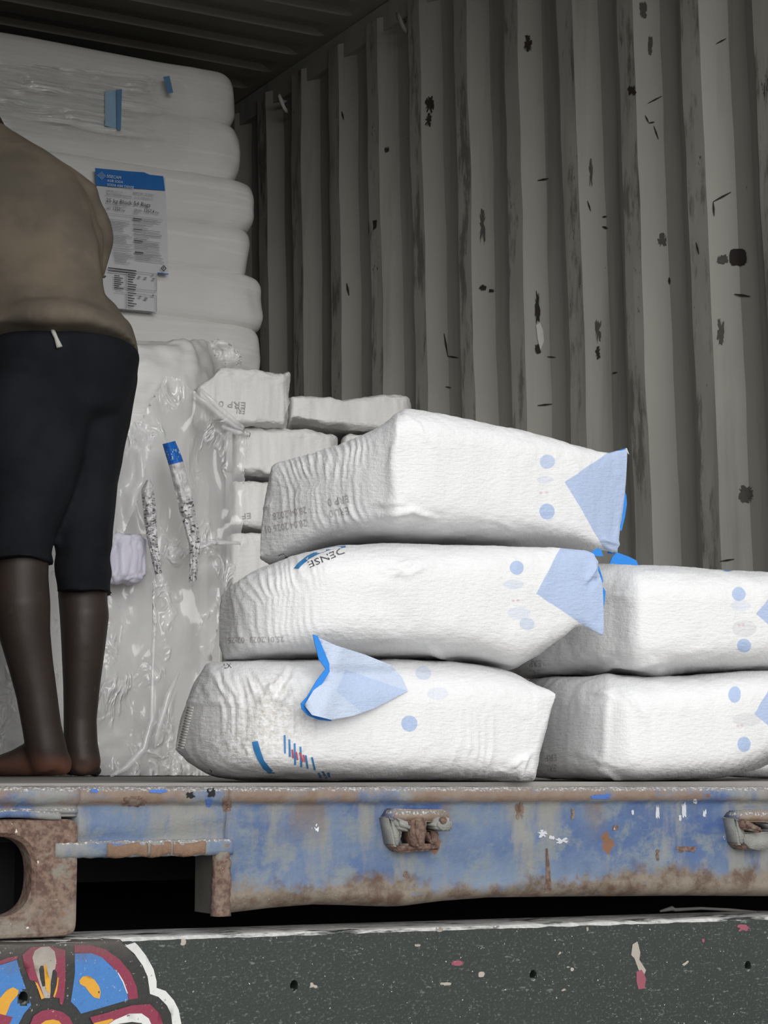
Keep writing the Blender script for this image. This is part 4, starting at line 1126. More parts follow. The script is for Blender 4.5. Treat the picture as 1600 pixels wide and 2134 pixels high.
for i in range(6): line(266, 610 + i * 5.4, 266 + rng.uniform(10, 20), 0.9)
flat('fine_print', fine, M['ink'], 0.011)
fine = []
for (x0, y0, x1) in ((240, 561, 326), (240, 597, 326), (240, 607, 326), (240, 643, 326)): line(x0, y0, x1, 0.45)
for x0, y0, y1 in ((326, 571, 606), (326, 617, 650), (263, 566, 598), (263, 612, 645)): fine.append([(x0 - .45, y0), (x0 + .45, y0), (x0 + .45, y1), (x0 - .45, y1)])
for (cx, cy, r) in ((290, 577, 4), (303, 579, 4), (318, 573, 3), (320, 581, 4), (292, 618, 4), (304, 622, 5), (319, 615, 3)): fine.append([(cx - r, cy), (cx, cy - r * .5), (cx + r, cy), (cx, cy + r * .5)])
flat('table_lines', fine, M['ink_soft'], 0.011)
flat('hazard_mark', [[(341, 552), (347, 559), (346, 560.5), (340.5, 554)], [(347, 559), (341, 566), (340.5, 564), (346, 558)], [(341, 566), (335, 559), (336, 558), (341.5, 564.5)], [(335, 559), (341, 552), (341.5, 553.5), (336.5, 559.5)], [(340, 556), (342, 556), (341.6, 560), (340.4, 560)]], M['ink'], 0.011)
flat('label_edge', [[(328, 567.5), (351, 570.5), (351, 572.5), (328, 569.5)]], M['label_blue'], 0.011)
M['muted'] = mat_plain('muted_blue_print', rgb(96, 138, 176), 0.5, 0.15, 30)
# second label wrapped round the top rows, seen edge on through the film
flat('side_label', [[(219, 190), (252, 186), (252, 270), (219, 262)]], M['label_pale'] if 'label_pale' in M else M['paper'], -0.008, tall).data.materials[0] = mat_plain('pale_blue_label_under_film', rgb(150, 182, 206), 0.5, 0.25, 30)
flat('side_label', [[(243, 187), (254, 186), (252, 272), (244, 270)]], M['muted'], 0.003, tall)
flat('side_label', [[(340, 160), (353, 158), (361, 193), (350, 195)]], M['muted'], 0.003, tall)

# --- lower block in front of it: its left part still under film, its right part opened
low = empty('wrapped_pallet', (2.1, 5.2, 0.0))
tag(low, 'shorter opened block of white sacks under torn clear film, behind the man', 'pallet', 'wrapped blocks of sacks')
YF = 4.80
soft_bag('covered_sacks', [(-330, 740), (-300, 715), (100, 712), (288, 708), (360, 703), (425, 708), (452, 722), (466, 748), (470, 790)],
    [(-330, 1600), (-300, 1619), (0, 1621), (300, 1621), (440, 1621), (460, 1580), (470, 1200)],
    [(-330, 4.95), (-280, 4.82), (0, 4.80), (300, 4.80), (390, 4.84), (430, 4.94), (470, 5.02)], [(-330, 5.0), (-280, 5.3), (200, 5.3), (300, 5.2), (420, 5.08), (470, 5.04)], M['wrap_dull'], low, ex=0.35, n=160, ring=120, seed=9, lump=0.022, fine=0.006, freq=0.28)
rows = empty('sack_tier', (2.45, 5.2, 0.0))
tag(rows, 'lower tiers of white sacks under the loose ones, hidden by the front pile', 'sacks')
slab('sack_layer', 2.32, 2.78, 4.90, 5.55, 0.0, 0.20, M['wrap_dull'], rows, 0.2, 31, 60, 10)
slab('sack_layer', 2.32, 2.78, 4.90, 5.55, 0.20, 0.40, M['wrap_dull'], rows, 0.2, 32, 60, 10)

def far_sack(label, top, bot, Yf, Yb, seed, text=None, seam=None, group='loose white sacks on the opened block'):
    x0, x1 = top[0][0], top[-1][0]
    e = empty('soda_ash_sack', tuple(map(float, on(1, Yf, (x0 + x1) / 2, bot[len(bot) // 2][1]))))
    tag(e, label, 'sack', group)
    fr = [(x0, Yf + 0.06), (x0 + 6, Yf + 0.02), (x0 + 16, Yf + 0.004), ((x0 + x1) / 2, Yf), (x1 - 16, Yf + 0.004), (x1 - 6, Yf + 0.02), (x1, Yf + 0.06)]
    bk = [(x0, Yf + 0.08), (x0 + 14, Yb), (x1 - 14, Yb), (x1, Yf + 0.08)]
    b = soft_bag('sack_body', top, bot, fr, bk, M['far_sack'], e, ex=0.26, n=110, ring=80, zmin=0.01, seed=seed, lump=0.006, fine=0.0016, creases=seam or ())
    if text:
        text_decal('printed_date', text, bvh_of(b), M['print_grey'], b, 0.004)
    return e
M['far_sack'] = mat_sack('white_weave_far', base=rgb(222, 221, 219))
far_sack('loose white sack lying askew on top of the opened block', [(404, 812), (430, 792), (462, 766), (520, 770), (590, 781), (599, 779), (604, 779)], [(404, 886), (500, 888), (588, 893), (593, 890), (600, 820), (604, 785)], 4.745, 4.90, 11,
    [dict(s='ERP 0', x=514, y=838, height=13, angle=math.pi + 0.05, width=58), dict(s='ERL', x=512, y=851, height=12, angle=math.pi + 0.08, width=22)], [((440, 826), (596, 838), 4, .006)])
far_sack('loose white sack beside the corrugated wall, at the right end of the row', [(598, 832), (606, 827), (700, 830), (760, 829), (805, 823), (846, 826), (856, 840)], [(598, 890), (640, 898), (720, 908), (846, 918), (856, 870)], 4.84, 5.3, 12, None, None)
far_sack('loose white sack under the askew one, right of the torn film', [(484, 894), (510, 889), (590, 894), (690, 905), (703, 912)], [(484, 998), (560, 1003), (690, 1006), (703, 990)], 4.79, 5.2, 13, None, [((510, 975), (700, 985), 5, .004)])
far_sack('loose white sack in the second row near the wall, mostly hidden by the pile', [(709, 926), (716, 911), (730, 905), (800, 908), (860, 914), (872, 930)], [(709, 1000), (800, 1008), (872, 1000)], 4.86, 5.3, 14)
far_sack('loose white sack third from the top beside the torn film', [(478, 1010), (492, 1003), (560, 1004), (640, 1006), (650, 1015)], [(478, 1100), (560, 1110), (640, 1111), (650, 1100)], 4.78, 5.05, 15, [dict(s='EF', x=524, y=1068, height=12, angle=math.pi - 0.1, width=20)])
far_sack('loose white sack lowest in the column beside the torn film', [(472, 1118), (486, 1112), (560, 1112), (640, 1113), (650, 1125)], [(472, 1235), (560, 1246), (640, 1247), (650, 1240)], 4.79, 5.05, 16)
slab('sack_layer', 2.32, 2.78, 4.90, 5.5, 0.40, float(on(1, 4.8, 560, 1246)[2]) - 0.002, M['wrap_dull'], rows, 0.2, 33, 60, 10)
rows2 = empty('sack_tier', (2.67, 5.2, 0.6))
tag(rows2, 'short tier of white sacks against the wall, behind the front pile', 'sacks')
slab('sack_layer', 2.57, 2.78, 4.94, 5.5, float(on(1, 4.8, 560, 1246)[2]), float(on(1, 4.86, 800, 1004)[2]) - 0.004, M['wrap_dull'], rows2, 0.2, 34, 60, 10)

# --- torn sheets of clear film hanging over the front
def hanging_film(name, poly, Y, mat, parent, seed, amp=0.035, sx=60, sy=170, step=11, lean=0.0, facet=0.6):
    P, Fc = poly_sheet(poly, step)
    P = np.array(P, float)
    r = np.random.RandomState(seed)
    px, py = P[:, 0] + r.uniform(-2, 2, len(P)), P[:, 1] + r.uniform(-2, 2, len(P))
    q = np.stack([px / sx, py / sy, px * 0 + seed], -1)
    q2 = np.stack([(px + py * 0.5) / 34, (py - px * 0.4) / 60, px * 0 + seed + 5], -1)
    crk = np.clip(fbm(np.stack([px / 120, py / 150, px * 0 + seed + 11], -1), 2) * 2.2 - 0.1, 0, 1)
    d = amp * perlin(q) + amp * facet * crk * (0.5 - np.abs(perlin(q2))) + amp * 0.3 * crk * perlin(q2 * 2.3)
    yy0, yy1 = py.min(), py.max()
    V = np.array([on(1, Y - dd - lean * (b - yy0) / (yy1 - yy0), a, b) for a, b, dd in zip(px, py, d)])
    V[:, 2] = np.maximum(V[:, 2], 0.002)
    return obj(name, V, Fc, mat, parent, True)
hanging_film('torn_film', [(180, 890), (290, 880), (345, 785), (375, 788), (412, 824), (470, 860), (512, 900), (521, 908), (513, 941), (509, 1010), (502, 1130), (487, 1196), (462, 1262), (440, 1380), (415, 1460), (455, 1560), (470, 1617), (150, 1617)], 4.74, M['film'], low, 3, 0.035, 60, 150, 10)
hanging_film('torn_film', [(-60, 1180), (120, 1190), (122, 1617), (-60, 1617)], 4.72, M['film'], low, 8, 0.035, 60, 90, 11)
hanging_film('torn_film', [(238, 905), (262, 890), (292, 872), (322, 910), (306, 960), (290, 1040), (258, 1110), (236, 1180), (222, 1180), (230, 1000)], 4.66, M['film'], low, 12, 0.03, 24, 70, 7)
hanging_film('torn_film', [(436, 712), (455, 706), (478, 716), (503, 742), (505, 762), (470, 764), (450, 745)], 4.80, M['film'], low, 21, 0.04, 22, 26, 6)
# thick rolled folds of the film
def fold(pts, rad, Y, mat, parent):
    P3 = [on(1, Y, x, y) for x, y in pts]
    V, Fc = tube(P3, rad, 8); return obj('film_fold', V, Fc, mat, parent)
M['film_fold'] = film_material('gathered_film_fold', 0.4, 0.12)
fold([(405, 822), (430, 840), (460, 866), (490, 888), (508, 897)], [0.004, 0.007, 0.007, 0.006, 0.004], 4.70, M['film_fold'], low)
fold([(418, 812), (445, 838), (475, 866), (508, 892)], [0.004, 0.007, 0.007, 0.005], 4.70, M['film_fold'], low)
fold([(320, 1215), (322, 1300), (318, 1400), (316, 1500), (300, 1560), (262, 1600), (230, 1617)], [0.003, 0.006, 0.005, 0.008, 0.010, 0.009, 0.004], 4.64, M['film_fold'], low)
fold([(372, 1400), (350, 1450), (330, 1520), (322, 1560)], [0.004, 0.009, 0.008, 0.004], 4.66, M['film_fold'], low)
fold([(462, 888), (490, 900), (520, 906)], [0.004, 0.008, 0.006], 4.70, M['film_fold'], low)
fold([(400, 1190), (405, 1145), (440, 1130), (500, 1132)], [0.004, 0.006, 0.008, 0.004], 4.68, M['film_fold'], low)

# --- crumpled strips of label caught in the film
def mat_strip(name, blue_to):
    k = NT(name); uv = k.tc('UV'); s = k.sep(uv)
    n = k.noise(k.map(uv, (3, 44, 1)), 1.0, 3, 0.6); n2 = k.noise(k.map(uv, (9, 40, 1)), 1.0, 3)
    col = k.mix(rgb(214, 212, 214), rgb(96, 94, 96), k.mul(k.sm(n, 0.52, 0.60), k.sm(s[1], blue_to + 0.18, blue_to + 0.3)))
    if blue_to > 0:
        col = k.mix(col, rgb(22, 104, 196), k.sm(s[1], blue_to + 0.004, blue_to - 0.004))
        col = k.mix(col, rgb(190, 214, 236), k.mul(k.mul(k.sm(n2, 0.56, 0.62), k.sm(s[1], 0.04, 0.06)), k.sm(s[1], 0.13, 0.11)))
    k.p(Base_Color=col, Roughness=0.55, Normal=k.bump(n2, 0.4, 0.01))
    return k.m
def strip(label_, pts, mat, Y, seed):
    """pts: (x, y, half width) down the middle of the strip"""
    x = pchip([(p[1], p[0]) for p in pts]); w = pchip([(p[1], p[2]) for p in pts])
    y0, y1 = pts[0][1], pts[-1][1]
    n, m = 70, 13
    V, uv = [], []
    for i in range(n):
        t = i / (n - 1); yy = y0 + (y1 - y0) * t
        for j in range(m):
            u = j / (m - 1) * 2 - 1
            cr = 0.016 * float(perlin(np.array([[u * 1.6, t * 16, seed]]))[0]) * min(1, t * 3) + 0.006 * float(perlin(np.array([[u * 4, t * 40, seed]]))[0])
            V.append(on(1, Y - cr - 0.022 * (1 - u * u), float(x(yy)) + u * float(w(yy)) + 10 * cr * 20 * 0.3, yy + u * float(w(yy)) * -0.25)); uv.append(((u + 1) / 2, t))
    nV = len(V); V2 = [v + np.array([0, 0.002, 0]) for v in V]; Fc = grid_faces(n, m)
    o = obj('crumpled_label', V + V2, Fc + [tuple(i + nV for i in f[::-1]) for f in Fc], mat, None, True, uv=uv + uv)
    return tag(o, label_, 'label', 'crumpled labels caught in the film')
strip('crumpled label strip with a bright blue top end, hanging in the torn film', [(352, 922, 13), (366, 962, 15), (378, 1010, 15), (390, 1060, 15), (400, 1105, 13), (406, 1140, 11), (404, 1180, 9), (402, 1212, 8)], mat_strip('label_strip_blue_end', 0.15), 4.62, 2)
strip('crumpled white label strip with dark fine print, nearer the man', [(309, 1000, 4), (308, 1020, 13), (312, 1060, 13), (316, 1110, 11), (322, 1150, 9), (328, 1180, 8), (331, 1196, 7)], mat_strip('label_strip_white', -0.1), 4.63, 5)
paper = soft_bag('folded_paper', [(215, 1120), (240, 1108), (290, 1115), (304, 1130)], [(215, 1215), (240, 1214), (290, 1212), (304, 1200)], [(215, 4.67), (260, 4.64), (304, 4.67)], [(215, 4.70), (260, 4.71), (304, 4.70)],
    mat_plain('lavender_white_paper', rgb(214, 212, 228), 0.5, 0.06, 20, bump=0.3), None, ex=0.6, n=50, ring=40, seed=19, lump=0.006, fine=0.004, zmin=0.02)
tag(paper, "pale lavender folded paper caught in the film behind the man's shorts", 'paper')
# ------------------------------------------------------------------ the man standing with his back to the door, leaning forward over the cargo
D0 = 4.40
def at_d(x, y, d):
    r = ray(x, y); return _C + r * (d / (r @ _F0))
PXM = D0 / F_PX                                     # metres per pixel at his depth
class Blob:
    def __init__(self): self.V = []; self.F = []
    def loft(self, secs, n=24, cap=True):
        """secs: (x, y, dd, half width px, half depth m[, exponent]) rings, level in space"""
        b = len(self.V)
        P = [np.array(at_d(s[0], s[1], D0 + s[2])) for s in secs]
        for i, s in enumerate(secs):
            t = P[min(i + 1, len(P) - 1)] - P[max(i - 1, 0)]; t = t / np.linalg.norm(t)
            ax = _R - t * (_R @ t); ax /= np.linalg.norm(ax)
            bx = np.cross(t, ax)
            e = s[5] if len(s) > 5 else 1.0
            for k in range(n):
                a = 2 * math.pi * k / n; c, q = math.cos(a), math.sin(a)
                c = math.copysign(abs(c) ** e, c); q = math.copysign(abs(q) ** e, q)
                self.V.append(P[i] + ax * (s[3] * PXM * c) + bx * (s[4] * q))
        self.F += [tuple(b + j for j in f) for f in grid_faces(len(secs), n, True)]
        if cap:
            self.F.append(tuple(range(b, b + n))[::-1]); m = b + (len(secs) - 1) * n; self.F.append(tuple(range(m, m + n)))
        return self
    def level(self, secs, n=40):
        """like loft but every ring stays horizontal (clothing)"""
        b = len(self.V)
        for s in secs:
            p = np.array(at_d(s[0], s[1], D0 + s[2]))
            for k in range(n):
                a = 2 * math.pi * k / n
                e = s[5] if len(s) > 5 else 0.85
                c, q = math.cos(a), math.sin(a); c = math.copysign(abs(c) ** e, c); q = math.copysign(abs(q) ** e, q)
                self.V.append(p + _R * (s[3] * PXM * c) + _F0 * (s[4] * q) - _Z * ((s[6] if len(s) > 6 else 0.0) * q))
        self.F += [tuple(b + j for j in f) for f in grid_faces(len(secs), n, True)]
        self.F.append(tuple(range(b, b + n))[::-1]); m = b + (len(secs) - 1) * n; self.F.append(tuple(range(m, m + n)))
        return self
    def ball(self, c, r, n=14):
        b = len(self.V); c = np.array(c); r = np.array(r) if not np.isscalar(r) else np.array([r] * 3)
        for i in range(n + 1):
            th = math.pi * i / n
            for k in range(2 * n):
                ph = math.pi * k / n
                self.V.append(c + _R * r[0] * math.sin(th) * math.cos(ph) + _F0 * r[1] * math.sin(th) * math.sin(ph) + _Z * r[2] * math.cos(th))
        self.F += [tuple(b + j for j in f) for f in grid_faces(n + 1, 2 * n, True)]
        return self
    def capsule(self, pts, rad, n=12):
        P = [Vector(p) for p in pts]; V, Fc = tube(P, rad, n); b = len(self.V)
        self.V += [np.array(v) for v in V]; self.F += [tuple(b + j for j in f) for f in Fc]
        for p, r in ((pts[0], rad if np.isscalar(rad) else rad[0]), (pts[-1], rad if np.isscalar(rad) else rad[-1])): self.ball(p, r, 6)
        return self
    def build(self, name, mat, parent, voxel, smooth=4, disp=None):
        me = bpy.data.meshes.new(name)
        me.from_pydata([tuple(map(float, v)) for v in self.V], [], [tuple(map(int, f)) for f in self.F])
        bm = bmesh.new(); bm.from_mesh(me); bmesh.ops.remove_doubles(bm, verts=bm.verts, dist=1e-5); bmesh.ops.recalc_face_normals(bm, faces=bm.faces); bm.to_mesh(me); bm.free()
        o = bpy.data.objects.new(name, me); COL.objects.link(o)
        md = o.modifiers.new('r', 'REMESH'); md.mode = 'VOXEL'; md.voxel_size = voxel; md.use_smooth_shade = True
        sm_ = o.modifiers.new('s', 'SMOOTH'); sm_.factor = 0.6; sm_.iterations = smooth
        new = bpy.data.meshes.new_from_object(o.evaluated_get(bpy.context.evaluated_depsgraph_get()))
        o.modifiers.clear(); o.data = new
        if disp:
            co = np.empty(len(new.vertices) * 3); new.vertices.foreach_get('co', co); co = co.reshape(-1, 3)
            no = np.empty(len(new.vertices) * 3); new.vertices.foreach_get('normal', no); no = no.reshape(-1, 3)
            new.vertices.foreach_set('co', (co + no * disp(co)[:, None]).ravel()); new.update()
        new.materials.append(mat)
        new.polygons.foreach_set('use_smooth', np.ones(len(new.polygons), bool))
        if parent is not None:
            o.parent = parent; o.matrix_parent_inverse = Matrix.Translation(-parent.location)
        return o

def mat_skin():
    k = NT('dark_brown_skin'); v = k.tc('Object')
    z = k.sep(v)[2]
    n = k.noise(v, 14, 4); n2 = k.noise(v, 60, 4)
    col = k.mix(rgb(46, 38, 35), rgb(64, 52, 47), n)
    heel = k.mul(k.sm(k.add(z, k.mul(k.m_('SUBTRACT', n, 0.5), 0.03)), 0.060, 0.020), k.sm(k.sep(v)[1], 4.30, 4.10))
    col = k.mix(col, rgb(122, 78, 62), k.mul(heel, 0.75))
    col = k.mix(col, rgb(112, 104, 98), k.mul(k.sm(n2, 0.64, 0.75), 0.18))
    k.p(Base_Color=col, Roughness=0.55, Normal=k.bump(n2, 0.12, 0.003))
    return k.m
M['skin'] = mat_skin()
def mat_cloth(name, c1, c2, sheen=0.2, weave=900):
    k = NT(name); v = k.tc('Object')
    n = k.noise(v, 6, 5, 0.6); n2 = k.noise(v, weave, 2)
    col = k.mix(c1, c2, k.sm(n, 0.35, 0.65))
    k.p(Base_Color=col, Roughness=0.85, Normal=k.bump(k.add(k.mul(k.noise(v, 30, 3), 1.0), k.mul(n2, 0.15)), 0.2, 0.004))
    k.bsdf.inputs['Specular IOR Level'].default_value = 0.2
    return k.m
M['shirt'] = mat_cloth('faded_tan_shirt', rgb(100, 93, 84), rgb(122, 111, 97))
M['shorts'] = mat_cloth('black_shorts', rgb(22, 24, 29), rgb(32, 34, 40))
M['hair'] = mat_plain('short_black_hair', rgb(20, 18, 17), 0.9, 0.3, 200, bump=0.6)

root_p = at_d(120, 1618, D0)
man = empty('person', (float(root_p[0]), float(root_p[1]), 0.0))
tag(man, 'barefoot man in a tan shirt and black knee-length shorts, leaning towards the cargo', 'person')

B = Blob()
# legs
B.loft([(82, 735, .02, 90, .10), (74, 820, .0, 86, .095), (60, 950, -.02, 76, .085), (48, 1090, -.05, 60, .070), (44, 1160, -.06, 57, .064), (43, 1205, -.07, 57, .062), (45, 1262, -.08, 59, .066), (52, 1324, -.075, 52, .060), (64, 1385, -.07, 46, .050), (76, 1445, -.065, 42, .044), (87, 1515, -.06, 40, .042), (96, 1560, -.055, 42, .046), (104, 1590, -.05, 40, .044), (108, 1608, -.05, 34, .036)])
B.loft([(185, 735, .05, 90, .10), (186, 820, .07, 86, .095), (180, 950, .09, 76, .085), (174, 1100, .10, 58, .070), (171, 1180, .10, 53, .062), (172, 1240, .09, 52, .062), (176, 1285, .08, 52, .066), (174, 1340, .08, 47, .060), (170, 1430, .085, 39, .046), (167, 1500, .09, 35, .040), (168, 1550, .09, 36, .044), (174, 1590, .085, 37, .046), (177, 1608, .08, 32, .036)])
# left foot turned out to the side, right foot pointing away
def Pm(x, y, dd): return np.array(at_d(x, y, D0 + dd))
def foot(heel, ball_, w0, w1, side):
    hx = np.array(heel, float); bx = np.array(ball_, float)
    d = bx - hx; L = np.linalg.norm(d); d /= L; sd = np.cross(d, _Z)
    secs = [(-0.12, .020, .020, .026), (0.0, .034, .034, .036), (0.15, .036, .044, .044), (0.35, .037, .040, .038), (0.55, .040, .030, .028), (0.8, .044, .020, .021), (1.0, .043, .015, .016)]
    b = len(B.V); n = 18
    for t, w, hh, zc in secs:
        p = hx + d * L * t
        for k in range(n):
            a = 2 * math.pi * k / n
            B.V.append(np.array([p[0], p[1], 0]) + sd * w * math.cos(a) + _Z * max(0.003, zc + hh * math.sin(a)))
    B.F += [tuple(b + j for j in f) for f in grid_faces(len(secs), n, True)] + [tuple(range(b, b + n))[::-1], tuple(range(b + 6 * n, b + 7 * n))]
    for i in range(5):
        o = (i - 2) * 0.019 * side
        rt = (0.0125 if i == 0 else 0.0085)
        p0 = hx + d * (L * 0.94) + sd * o; ln = 0.052 - 0.007 * i
        B.capsule([(p0[0], p0[1], 0.014), tuple(np.append((p0 + d * ln * .6)[:2], 0.014)), tuple(np.append((p0 + d * ln)[:2], 0.009))], [rt, rt, rt * .9], 8)
hl = Pm(122, 1608, -.05); foot((hl[0], hl[1], 0), tuple(np.array((hl[0], hl[1], 0)) - _R * 0.185 + _F0 * 0.06), 1, 1, -1)
hr = Pm(172, 1608, .07); foot((hr[0], hr[1], 0), tuple(np.array((hr[0], hr[1], 0)) + _F0 * 0.19 - _R * 0.035), 1, 1, -1)
# torso, neck, head
B.loft([(130, 790, .03, 130, .09), (128, 720, .03, 126, .09), (112, 640, .06, 112, .085), (92, 560, .10, 112, .088), (66, 470, .15, 118, .09), (34, 400, .19, 112, .085), (8, 350, .22, 84, .07), (-10, 312, .235, 46, .055), (-22, 275, .24, 38, .05), (-45, 240, .27, 42, .056), (-70, 215, .30, 40, .055)])
hc = Pm(-92, 195, .33)
B.ball(hc, (0.074, 0.098, 0.108), 18)
B.ball(hc + _F0 * 0.05 - _Z * 0.05, (0.056, 0.06, 0.065), 14)                     # jaw
B.ball(hc + _F0 * 0.112 - _Z * 0.012, (0.015, 0.016, 0.02), 8)                       # nose
for s in (-1, 1):
    B.ball(hc + _R * s * 0.076 - _Z * 0.01 + _F0 * 0.005, (0.010, 0.020, 0.032), 8)  # ears
B.ball(hc + _F0 * 0.100 - _Z * 0.052, (0.024, 0.012, 0.008), 8)                      # lips
B.ball(hc + _F0 * 0.094 + _Z * 0.022, (0.045, 0.012, 0.010), 8)                      # brow
# arms and hands reaching to the cargo
def arm(sh, el, wr, palm_dir, sgn):
    B.loft([(*sh, 38, .046), ((sh[0] + el[0]) / 2, (sh[1] + el[1]) / 2, (sh[2] + el[2]) / 2, 36, .042), (*el, 32, .036), ((el[0] + wr[0]) / 2, (el[1] + wr[1]) / 2, (el[2] + wr[2]) / 2, 30, .034), (*wr, 23, .022)], 16)
    w = Pm(*wr); f = np.array(palm_dir, float); f /= np.linalg.norm(f); sd = np.cross(f, _Z); sd /= np.linalg.norm(sd); up = np.cross(sd, f)
    c = w + f * 0.045
    B.capsule([w, c, c + f * 0.03], [0.024, 0.030, 0.030], 10)
    for i in range(4):
        o = (i - 1.5) * 0.021; L = (0.066, 0.076, 0.072, 0.056)[i]
        a = c + f * 0.045 + sd * o
        B.capsule([a, a + f * L * .5 + up * 0.004, a + f * L * .85 - up * 0.016], [0.0095, 0.009, 0.008], 8)
    a = c - sd * 0.030 * sgn
    B.capsule([a, a + f * 0.025 - sd * 0.018 * sgn, a + f * 0.055 - sd * 0.022 * sgn], [0.012, 0.0105, 0.009], 8)
arm((128, 405, .20), (186, 560, .24), (130, 600, .33), tuple(-_R * 0.5 + _F0 * 0.25 + _Z * 0.1), 1)
arm((-80, 405, .20), (-150, 555, .26), (-60, 590, .36), tuple(_R * 0.4 + _F0 * 0.3 + _Z * 0.1), -1)
body = B.build('body', M['skin'], man, 0.0055, 7)
for s in (-1, 1):
    e = Blob().ball(hc + _F0 * 0.090 + _R * s * 0.030 + _Z * 0.005, (0.012, 0.012, 0.010), 8)
    obj('eye', e.V, e.F, M['chippale'], man)
Hh = Blob().ball(hc - _F0 * 0.004 + _Z * 0.012, (0.079, 0.101, 0.106), 18)
for i, v in enumerate(Hh.V):
    q = v - hc
    if q @ _F0 > 0.055 and q[2] < 0.06: Hh.V[i] = hc + q * 0.80
    elif q[2] < -0.06: Hh.V[i] = hc + q * 0.80
Hh.build('hair', M['hair'], man, 0.006, 2)

# shirt: loose, with drag folds towards the right hip; sleeve to the elbow
S = Blob()
S.level([(118, 746, .03, 182, .168, .85, .056), (118, 732, .03, 180, .168, .85, .050), (114, 696, .035, 174, .158, .85, .028), (106, 660, .045, 166, .145), (98, 630, .06, 160, .142), (88, 595, .075, 153, .140), (82, 560, .09, 152, .140), (72, 520, .11, 155, .140), (62, 480, .13, 156, .140), (50, 440, .15, 156, .138), (36, 405, .165, 155, .135), (24, 375, .18, 150, .128), (8, 345, .195, 136, .115), (-4, 320, .21, 112, .10), (-14, 298, .22, 84, .085), (-20, 280, .23, 56, .07), (-24, 266, .235, 44, .062)])
S.loft([(110, 392, .18, 60, .066), (158, 420, .19, 56, .062), (176, 480, .21, 54, .058), (188, 540, .23, 46, .054), (194, 590, .24, 42, .052)], 20)
S.loft([(-70, 392, .18, 60, .066), (-112, 420, .19, 52, .060), (-138, 500, .24, 46, .056), (-150, 570, .27, 42, .052)], 20)
def shirt_disp(co):
    px, py = proj(co)
    a = 0.010 * fbm(co * np.array([3.2, 3.2, 4.2]) + 3, 3)
    drag = np.sin((px * 0.55 - py) / 34 + 1.4 * fbm(np.stack([px / 120, py / 120, px * 0], -1), 2)) * sstep(-60, 80, px) * (1 - sstep(640, 700, py)) * sstep(380, 460, py)
    hemroll = 0
    fold = 0.012 * np.exp(-((px - (188 + (py - 420) * 0.28)) / 9) ** 2) * sstep(420, 470, py) * (1 - sstep(600, 640, py))
    return a + 0.007 * drag - fold + hemroll
shirt = S.build('shirt', M['shirt'], man, 0.008, 4, shirt_disp)
# shorts: two wide legs, the left one nearer
T = Blob()
T.level([(126, 680, .03, 128, .110), (127, 715, .03, 150, .128), (128, 745, .03, 163, .140), (124, 800, .03, 158, .138), (120, 860, .03, 146, .125), (120, 900, .03, 100, .09), (120, 935, .03, 40, .05)])
T.level([(92, 740, .02, 70, .09), (84, 800, .0, 118, .125), (78, 880, -.02, 116, .122), (66, 960, -.04, 106, .115), (52, 1050, -.05, 86, .105), (42, 1120, -.06, 68, .098), (40, 1150, -.06, 66, .096), (40, 1172, -.06, 67, .098)])
T.level([(178, 735, .05, 70, .09), (178, 780, .05, 109, .125), (180, 820, .06, 102, .12), (180, 880, .07, 94, .12), (178, 940, .08, 83, .115), (177, 1010, .09, 72, .11), (176, 1090, .09, 66, .10), (175, 1160, .09, 61, .096), (175, 1205, .09, 60, .095), (178, 1240, .09, 62, .098)])
def shorts_disp(co):
    px, py = proj(co)
    return 0.007 * fbm(co * np.array([5, 5, 3.5]) + 8, 3) + 0.003 * np.sin(py / 11 + 2 * perlin(np.stack([px / 60, py / 60, px * 0], -1))) * sstep(1120, 1180, py)
shorts = T.build('shorts', M['shorts'], man, 0.008, 3, shorts_disp)
sb = bvh_of(shorts)
pts = [p for p in drape([(107, 682), (112, 694), (117, 705), (121, 716), (124, 724)], sb, 0.006) if p is not None]
V, Fc = tube(pts, [0.004, 0.005, 0.0045, 0.006, 0.007][:len(pts)], 8)
o = obj('drawstring', V, Fc, M['chippale'], man)
# ------------------------------------------------------------------ hand-painted flower and chips on the truck board
def mat_paint(name, c, dusty=0.5):
    k = NT(name); v = k.tc('Object'); z = k.sep(v)[2]
    n = k.noise(v, 40, 6, 0.65); n2 = k.noise(v, 220, 4, 0.6)
    col = k.mix(c, tuple(x * 0.82 for x in c), n)
    top = k.sm(k.add(z, k.mul(k.m_('SUBTRACT', n, 0.5), 0.05)), -0.185, -0.150)
    col = k.mix(col, rgb(92, 84, 78), k.mul(top, dusty))
    col = k.mix(col, rgb(52, 54, 52), k.sm(n2, 0.66, 0.72))
    col = k.mix(col, rgb(176, 176, 172), k.mul(k.sm(k.noise(v, 300, 2), 0.68, 0.74), 0.6))
    k.p(Base_Color=col, Roughness=0.5, Normal=k.bump(n2, 0.2, 0.002))
    return k.m
PM = {'black': mat_paint('black_paint', rgb(40, 40, 40)), 'white': mat_paint('white_paint', rgb(216, 216, 214), 0.2), 'crimson': mat_paint('crimson_paint', rgb(134, 44, 70)),
      'blue': mat_paint('sky_blue_paint', rgb(62, 120, 186), 0.6), 'yellow': mat_paint('yellow_paint', rgb(214, 156, 46)), 'cream': mat_paint('cream_paint', rgb(168, 160, 150), 0.4), 'pink': mat_paint('pink_undercoat', rgb(146, 78, 92), 0.1)}
def cr(pts): return [(x / 4, 1920 + y / 4) for x, y in pts]
